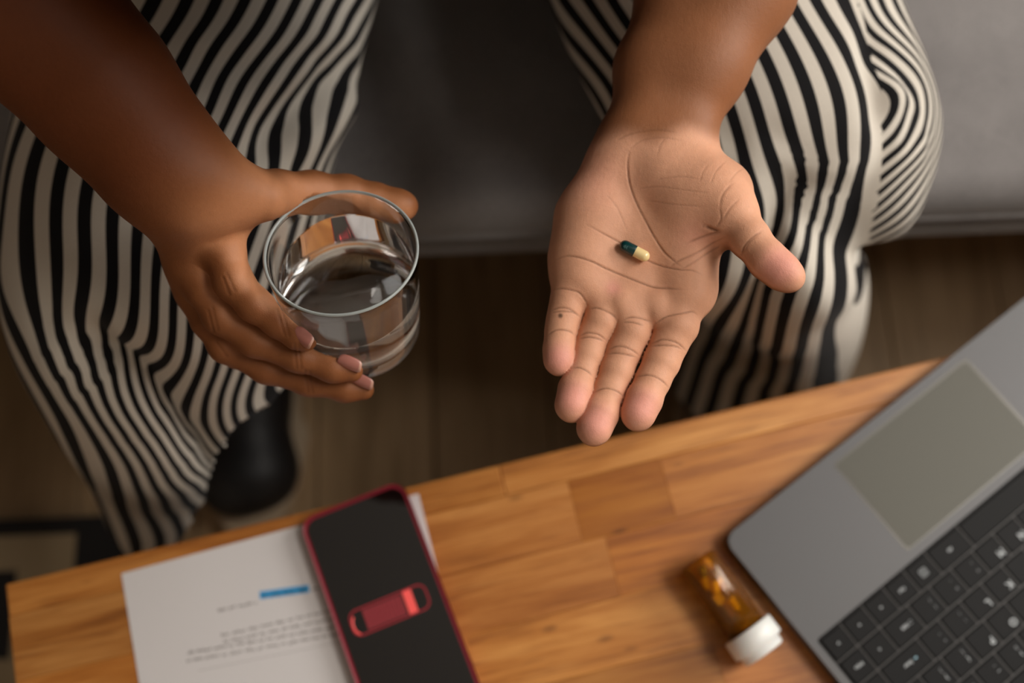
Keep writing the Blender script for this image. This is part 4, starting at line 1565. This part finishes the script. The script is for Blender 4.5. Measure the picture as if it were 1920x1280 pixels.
GR = [
    (1, zz(*zd, (700, 10), (790, 130), (880, 300), (940, 450), (970, 580), (965, 720), (930, 900), (900, 1050), (870, 1200))),
    (2, zz(*zd, (600, 40), (680, 180), (760, 330), (820, 480), (850, 640), (850, 780), (810, 930), (770, 1060), (735, 1200))),
    (3, zz(*zd, (520, 170), (600, 320), (660, 470), (700, 620), (730, 800), (760, 960))),
    (4, zz(*zd, (430, 290), (500, 430), (550, 600), (590, 780), (640, 980), (660, 1110))),
    (5, zz(*zd, (335, 440), (390, 600), (440, 780), (500, 980), (570, 1170))),
    (6, zz(*zd, (240, 590), (300, 740), (330, 860))),
    (1, zz(*zg, (625, 60), (590, 300), (545, 540), (480, 800), (420, 1050), (385, 1220), (350, 1400), (320, 1560))),
    (2, zz(*zg, (525, 30), (520, 150), (470, 340), (410, 560), (350, 820), (300, 1050), (260, 1240), (225, 1420), (200, 1560))),
    (3, zz(*zg, (250, 810), (220, 960), (160, 1240), (120, 1450))),
    (4, zz(*zg, (140, 850), (115, 1020), (85, 1200))),
    (0, zz(*zd, (820, 10), (905, 110), (965, 260))),
    (8, [(1142, 4), (1160, 27), (1181, 58)]),
    (0.45, [(1648, 405), (1648, 450), (1640, 520), (1626, 610), (1612, 705), (1602, 770), (1594, 830)]),
    (0.47, [(1668, 470), (1662, 540), (1650, 620), (1636, 720)]),
    (9, [(1092, 0), (1128, 44), (1172, 106)]),
    (10, [(1048, 0), (1084, 44), (1128, 101), (1163, 142)]),
    (11, [(1000, 11), (1018, 21), (1036, 41), (1075, 89), (1119, 138), (1146, 168)]),
]
GB = [
    # back panel beyond the side seam, where the cloth sags behind the knee
    (0, zz(*zd, (1018, 480), (1040, 535), (1042, 575), (1036, 620))),
    (-0.5, zz(*zd, (1022, 452), (1066, 518), (1069, 580), (1050, 636))),
    (-1, zz(*zd, (1025, 430), (1085, 500), (1095, 580), (1065, 650))),
    (-2, zz(*zd, (1015, 345), (1110, 420), (1180, 500), (1190, 580), (1140, 670), (1070, 740))),
    (-3, zz(*zd, (1020, 270), (1130, 330), (1230, 450), (1250, 580), (1190, 720), (1080, 820))),
    (-4, zz(*zd, (1035, 200), (1160, 280), (1270, 430), (1300, 580), (1240, 740), (1080, 900))),
    (-5, zz(*zd, (1045, 140), (1200, 265), (1310, 440), (1325, 600), (1270, 780), (1080, 980))),
    (-6, zz(*zd, (1050, 95), (1220, 240), (1330, 430), (1345, 600), (1300, 790), (1180, 930), (1050, 1060))),
    (-7, zz(*zd, (1345, 690), (1320, 800), (1200, 980), (1030, 1130))),
    (-8, zz(*zd, (1320, 850), (1220, 1030), (1010, 1210))),
]
uL = legL.stripes(GL, -1)
uR = legR.stripes(GR, 1)
uB = legR.stripes(GB, 1)
seam = np.array([legR.us(*q) for q in spline(zz(*zd, (930, 20), (1000, 200), (995, 330), (1030, 480), (1048, 640), (1052, 760), (1020, 900), (990, 1040)) + [(1640, 425), (1632, 500), (1620, 600), (1608, 705)], 4)])
seam = seam[np.argsort(seam[:, 1])]
srow = legR.sm[:, 0]
seam_u = np.interp(srow, seam[:, 1], seam[:, 0])
for _ in range(60):
    seam_u[1:-1] = (seam_u[:-2] + 2 * seam_u[1:-1] + seam_u[2:]) / 4
seam_u -= .035 * np.clip((srow - legR.us(1638, 425)[1] - .012) / .04, 0, 1)      # it runs out of sight behind the shin
kcol = np.abs(legR.um - seam_u[:, None]).argmin(1)
for r_i, (k_, su) in enumerate(zip(kcol, seam_u)):       # a column of the cloth follows the seam
    legR.p[r_i, k_] = [np.interp(su, legR.um[r_i], legR.p[r_i, :, a]) for a in range(3)]
    for u_arr in (uR, uB):
        u_arr[r_i, k_] = np.interp(su, legR.um[r_i], u_arr[r_i])


def quads(shape):
    idx = np.arange(shape[0] * shape[1]).reshape(shape)
    return np.stack([idx[:-1, :-1], idx[:-1, 1:], idx[1:, 1:], idx[1:, :-1]], -1).reshape(-1, 4)


# the cloth rests against the sofa's front edge and on its seat
for lg in (legL, legR):
    p_ = lg.p
    hit = (p_[..., 1] > .335) & (p_[..., 2] < .452) & (p_[..., 2] > .325)
    lift = hit & (p_[..., 1] - .332 > .452 - p_[..., 2])
    p_[..., 2] = np.where(lift, .452, p_[..., 2])
    p_[..., 1] = np.where(hit & ~lift, .332, p_[..., 1])
# slanted hem of the left trouser leg, open over the ankle
hem = np.array([legL.us(*q) for q in spline([(392, 992), (394, 905), (410, 858), (440, 818), (478, 786), (508, 765)], 4)])
hem = hem[np.argsort(hem[:, 0])]
QL_, QR_ = quads(uL.shape), quads(uR.shape)
backp = (np.arange(legR.um.shape[1] - 1)[None] < kcol[:-1, None]).ravel()
hm = np.interp(legL.um.ravel(), hem[:, 0], hem[:, 1], left=hem[0, 1], right=9.0)
keep = (legL.sm.ravel() < hm)[QL_].all(1)
QL_ = QL_[keep]
loopu = np.concatenate([uL.ravel()[QL_], np.where(backp[:, None], uB.ravel()[QR_], uR.ravel()[QR_])])
loopv = np.concatenate([legL.sm.ravel()[QL_], legR.sm.ravel()[QR_]])
Vt = np.concatenate([legL.p.reshape(-1, 3), legR.p.reshape(-1, 3)])
Qt = np.concatenate([QL_, QR_ + legL.um.size])
me = fast_mesh('trousers', Vt, Qt)
ul = me.uv_layers.new(name='UVMap')
ul.data.foreach_set('uv', np.stack([loopu.ravel() / NST, loopv.ravel()], 1).astype(np.float32).ravel())
trousers = link('trousers', me, mt_, person)
trousers['label'] = 'wide black and cream striped trousers'
md = trousers.modifiers.new('thickness', 'SOLIDIFY')
md.thickness = 0.0012
md.offset = -1

# ------------------------------------------------------------------ black short sleeved top
def shirt(p):
    d = blend(p, T_prims, .05)
    for a in T_arms:
        d = smin(d, blend(p, a, .02) , .03)
    d = d - .010
    d = np.maximum(d, .456 - p[:, 2])
    d = np.maximum(d, p[:, 2] - 1.082 - (p[:, 1] - .375) * .35)
    for sh_, el in ((np.array([.185, .39, 1.0]), np.array(EA)), (np.array([-.185, .39, 1.0]), np.array(EB))):
        ax = (el - sh_) / np.linalg.norm(el - sh_)
        cut = (p - (sh_ + (el - sh_) * 0.82).astype(np.float32)) @ ax.astype(np.float32)
        near = np.linalg.norm(p - el.astype(np.float32), axis=1) < 0.18
        d = np.where(near, np.maximum(d, cut), d)
    return d


VS, QS = surface(shirt, (-.42, .18, .40), (.42, 1.0, 1.20), .008)
me = fast_mesh('top', VS, QS)
o = link('top', me, cloth('black jersey', lin(24, 23, 24), lin(32, 30, 31)), person)
o['label'] = 'black short sleeved top'


def hair(p):
    d = blend(p, hchain([w3(0, .615, 1.215, .098), w3(0, .60, 1.19, .098)]), .02) - .004
    front = (p - (np.array([0, .53, 1.20]) + HO).astype(np.float32)) @ np.array([0, -.72, -.69], np.float32)
    return np.maximum(d, front)


VH, QH = surface(hair, (-.14, .13, 1.08), (.14, .50, 1.44), .006)
mh = Mat('black hair', lin(16, 13, 12), 0.6)
mh.bump(mh.noise(mh.coord(), 220, 4, 0.7).outputs[0], 0.9, 0.006)
link('hair', fast_mesh('hair', VH, QH), mh, person)
for sx in (-1, 1):
    pts_ = []
    for t in np.linspace(-1, 1, 11):
        q = np.array([sx * (.0315 + .013 * t), .470, 1.154 - .003 * (1 - t * t)]) + HO
        q[1] -= .02
        for _ in range(40):
            q[1] += float(torso(q[None].astype(np.float32))[0]) * .8
        pts_.append(tuple(q))
    tube('eyelashes', pts_, .0011, mh, person)
    pts_ = []
    for t in np.linspace(-1, 1, 11):
        q = np.array([sx * (.035 + .020 * t), .45, 1.186 + .005 * (1 - t * t)]) + HO
        for _ in range(40):
            q[1] += float(torso(q[None].astype(np.float32))[0]) * .8
        pts_.append(tuple(q))
    tube('eyebrow', pts_, .0026, mh, person)

# ------------------------------------------------------------------ socks and shoes
msock = cloth('black sock knit', lin(14, 13, 14), lin(22, 20, 21))
for l in LEGS:
    k_, a_ = np.array(l[1]), np.array(l[2])
    pr = chain([(*(a_ + [0, -.012, -.02]), .043), (*(a_ * .8 + k_ * .2), .042), (*(a_ * .3 + k_ * .7), .038)])
    cutz = (a_ * .30 + k_ * .70)[2]
    lo_, hi_ = np.minimum(a_, k_) - .08, np.maximum(a_, k_) + .08
    vs, qs = surface(lambda p: np.maximum(np.maximum(blend(p, pr, .02), p[:, 2] - cutz), .03 - p[:, 2]), lo_, hi_, .005)
    link('sock', fast_mesh('sock', vs, qs), msock, person)
mshoe = Mat('black shoe leather', lin(18, 16, 17), 0.55)
msole = Mat('cream rubber sole', lin(186, 164, 136), 0.7)
for (x, y, rz) in ((-.276, .330, -2), (.222, .340, 6)):
    so = empty('shoe')
    so.parent = person
    so.location = (x, y, 0)
    so.rotation_euler = (0, 0, math.radians(rz))

    def upper(p):
        d = blend(p, chain([w3(0, .055, .055, .034), w3(0, -.02, .062, .037), w3(0, -.09, .050, .040)]) + chain([w3(-.014, -.10, .045, .034), w3(.016, -.09, .045, .034)]) + chain([w3(0, .03, .06, .04), w3(0, .03, .105, .042)]), .03)
        return np.maximum(d, .022 - p[:, 2])
    vs, qs = surface(upper, (-.08, -.18, .0), (.08, .12, .17), .005)
    link('upper', fast_mesh('upper', vs, qs), mshoe, so)
    bm = bmesh.new()
    n = 40
    lo_r, hi_r = [], []
    for i in range(n):
        a = 2 * math.pi * i / n
        cy = -0.02
        rx = .055 if math.sin(a) < 0 else .044
        px_ = rx * math.copysign(abs(math.cos(a)) ** .8, math.cos(a))
        py_ = cy + (.134 if math.sin(a) < 0 else .116) * math.sin(a)
        lo_r.append(bm.verts.new((px_, py_, 0)))
        hi_r.append(bm.verts.new((px_ * 1.02, py_ * 1.01, .026)))
    bm.faces.new(hi_r)
    bm.faces.new(lo_r[::-1])
    for i in range(n):
        bm.faces.new((lo_r[i], lo_r[(i + 1) % n], hi_r[(i + 1) % n], hi_r[i]))
    s_ = from_bm('sole', bm, msole, so)

# ------------------------------------------------------------------ tumbler with water
mg = Mat('clear glass', (1, 1, 1, 1), 0.0, Transmission_Weight=1.0, IOR=1.47)
mw = Mat('water', (1, 1, 1, 1), 0.0, Transmission_Weight=1.0, IOR=1.33)
GM = frame_m(g_base, (1, 0, 0), g_ax)
tumbler = tag(empty('tumbler', m=GM), 'clear glass tumbler half full of water, gripped in the hand on the left', 'glass')
mwg = bpy.data.materials.new('water against glass')
mwg.use_nodes = True
nt = mwg.node_tree
nt.nodes.clear()
gb = nt.nodes.new('ShaderNodeBsdfGlass')
gb.inputs['IOR'].default_value = 1.33 / 1.47
gb.inputs['Roughness'].default_value = 0.0
nt.links.new(gb.outputs[0], nt.nodes.new('ShaderNodeOutputMaterial').inputs[0])
h, R0, R1, wt, bt = g_h, G_R0, G_R1, 0.0018, 0.010
rad = lambda z: R0 + (R1 - R0) * z / h
outer = [(0, 0.0012), (R0 * .5, 0.0010), (R0 - .006, 0.0), (R0 - .003, 0.0003), (R0 - .0008, 0.0018), (rad(.005), .005)] + [(rad(z), z) for z in np.linspace(.012, h - .0012, 8)]
outer += [(R1 - .0001, h - .0006), (R1 - wt * .25, h - .0001), (R1 - wt * .5, h), (R1 - wt * .75, h - .0001), (R1 - wt + .0001, h - .0006), (rad(h - .0012) - wt, h - .0012)]
inner = [(rad(z) - wt, z) for z in np.linspace(h - .0012, bt + .006, 30)] + [(rad(bt) - wt - .0012, bt + .0022), (rad(bt) - wt - .004, bt + .0004), (R0 * .5, bt - .0003), (0, bt - .0006)]
WLEV = 0.6335
inv = GM.inverted()
pc_, pn_ = inv @ Vector((0, 0, WLEV)), (inv.to_3x3() @ Vector((0, 0, 1))).normalized()


def inside(clear_inner):
    b = bmesh.new()
    lathe(b, inner, 96)
    g_ = bmesh.ops.bisect_plane(b, geom=list(b.verts) + list(b.edges) + list(b.faces), plane_co=pc_, plane_no=pn_, clear_outer=not clear_inner, clear_inner=clear_inner)
    return b, [e for e in g_['geom_cut'] if isinstance(e, bmesh.types.BMEdge)]


def orient(b, out_from_axis):
    """Faces of a lathe wall made to look away from the axis, or towards it."""
    b.normal_update()
    for f in b.faces:
        c = f.calc_center_median()
        r_ = Vector((c.x, c.y, 0))
        ref = r_.normalized() if abs(f.normal.z) < 0.7 and r_.length > 1e-6 else Vector((0, 0, -1))
        if (f.normal.dot(ref) > 0) != out_from_axis:
            f.normal_flip()


# glass: outer skin, rim and the dry part of the inner wall; the wet part belongs to the water
bm = bmesh.new()
lathe(bm, outer, 96)
bmesh.ops.recalc_face_normals(bm, faces=bm.faces)
bm.normal_update()
if min(bm.faces, key=lambda f: f.calc_center_median().z).normal.z > 0:
    bmesh.ops.reverse_faces(bm, faces=bm.faces)
b2, _ = inside(True)
orient(b2, False)
me2 = bpy.data.meshes.new('tmp')
b2.to_mesh(me2)
b2.free()
bm.from_mesh(me2)
bmesh.ops.remove_doubles(bm, verts=bm.verts, dist=1e-6)
for f in bm.faces:
    f.material_index = 1 if f.calc_center_median().z > h - .0011 else 0
me = bpy.data.meshes.new('glass')
bm.to_mesh(me)
bm.free()
link('glass', me, [mg, Mat('glass rim with painted reflection', (0.80, 0.86, 0.83, 1), 0.22, Transmission_Weight=0.62, IOR=1.47)], tumbler, True)  # the rim's pale reflection is put into its part diffuse colour
bm, eds = inside(False)
orient(bm, True)
for f in bm.faces:
    f.material_index = 1
    f.smooth = True
top = bmesh.ops.contextual_create(bm, geom=eds)['faces']
bm.normal_update()
for f in top:
    f.material_index = 0
    if f.normal.dot(pn_) < 0:
        f.normal_flip()
me = bpy.data.meshes.new('water')
bm.to_mesh(me)
bm.free()
link('water', me, [mw, mwg], tumbler)

# ------------------------------------------------------------------ the capsule on the palm
k0, k1 = (1163, 458), (1216, 486)


def palm_point(x, y):
    """First point of the open hand's surface along the sight line of a pixel."""
    z = .72
    d = ray(x, y)
    d = d / np.linalg.norm(d)
    q = np.array(P(x, y, .72), np.float32)
    for _ in range(60):
        q = q + d.astype(np.float32) * float(handA(q[None])[0]) * 0.8
    return q


qa, qb = palm_point(*k0), palm_point(*k1)
kc = (qa + qb) / 2
kn = grad(handA, kc[None].astype(np.float32))[0]
kn /= np.linalg.norm(kn)
kd = (qb - qa) / np.linalg.norm(qb - qa)
kd = kd - kn * (kd @ kn)
KM = frame_m(kc + kn * (KR + 0.0001), kd, kn)
caps = tag(empty('capsule', m=KM), 'dark green and pale yellow capsule lying on the open palm', 'capsule')
from_bm('cap_half', half(KR, -0.0004, KL / 2, -1, 40), mgreen, caps, True)
from_bm('body_half', half(KR * .955, -.0002, KL / 2, 1, 40), mcream, caps, True)
imp = bmesh.new()
for x_, a_, l_, w_ in ((-.0058, .25, .0011, .00022), (-.0052, .10, .0012, .00022), (-.0052, .38, .0009, .00022), (-.0046, .22, .0012, .00022), (-.0040, .36, .0010, .00022), (-.0041, .06, .0010, .0002)):
    vs_ = bmesh.ops.create_cube(imp, size=1)['verts']
    for v_ in vs_:
        v_.co = Vector((x_ + v_.co.x * w_, v_.co.y * l_, KR + .00002 + v_.co.z * .00006))
    bmesh.ops.rotate(imp, cent=(0, 0, 0), matrix=Matrix.Rotation(a_, 3, 'X'), verts=vs_)
from_bm('imprint', imp, mink2, caps)
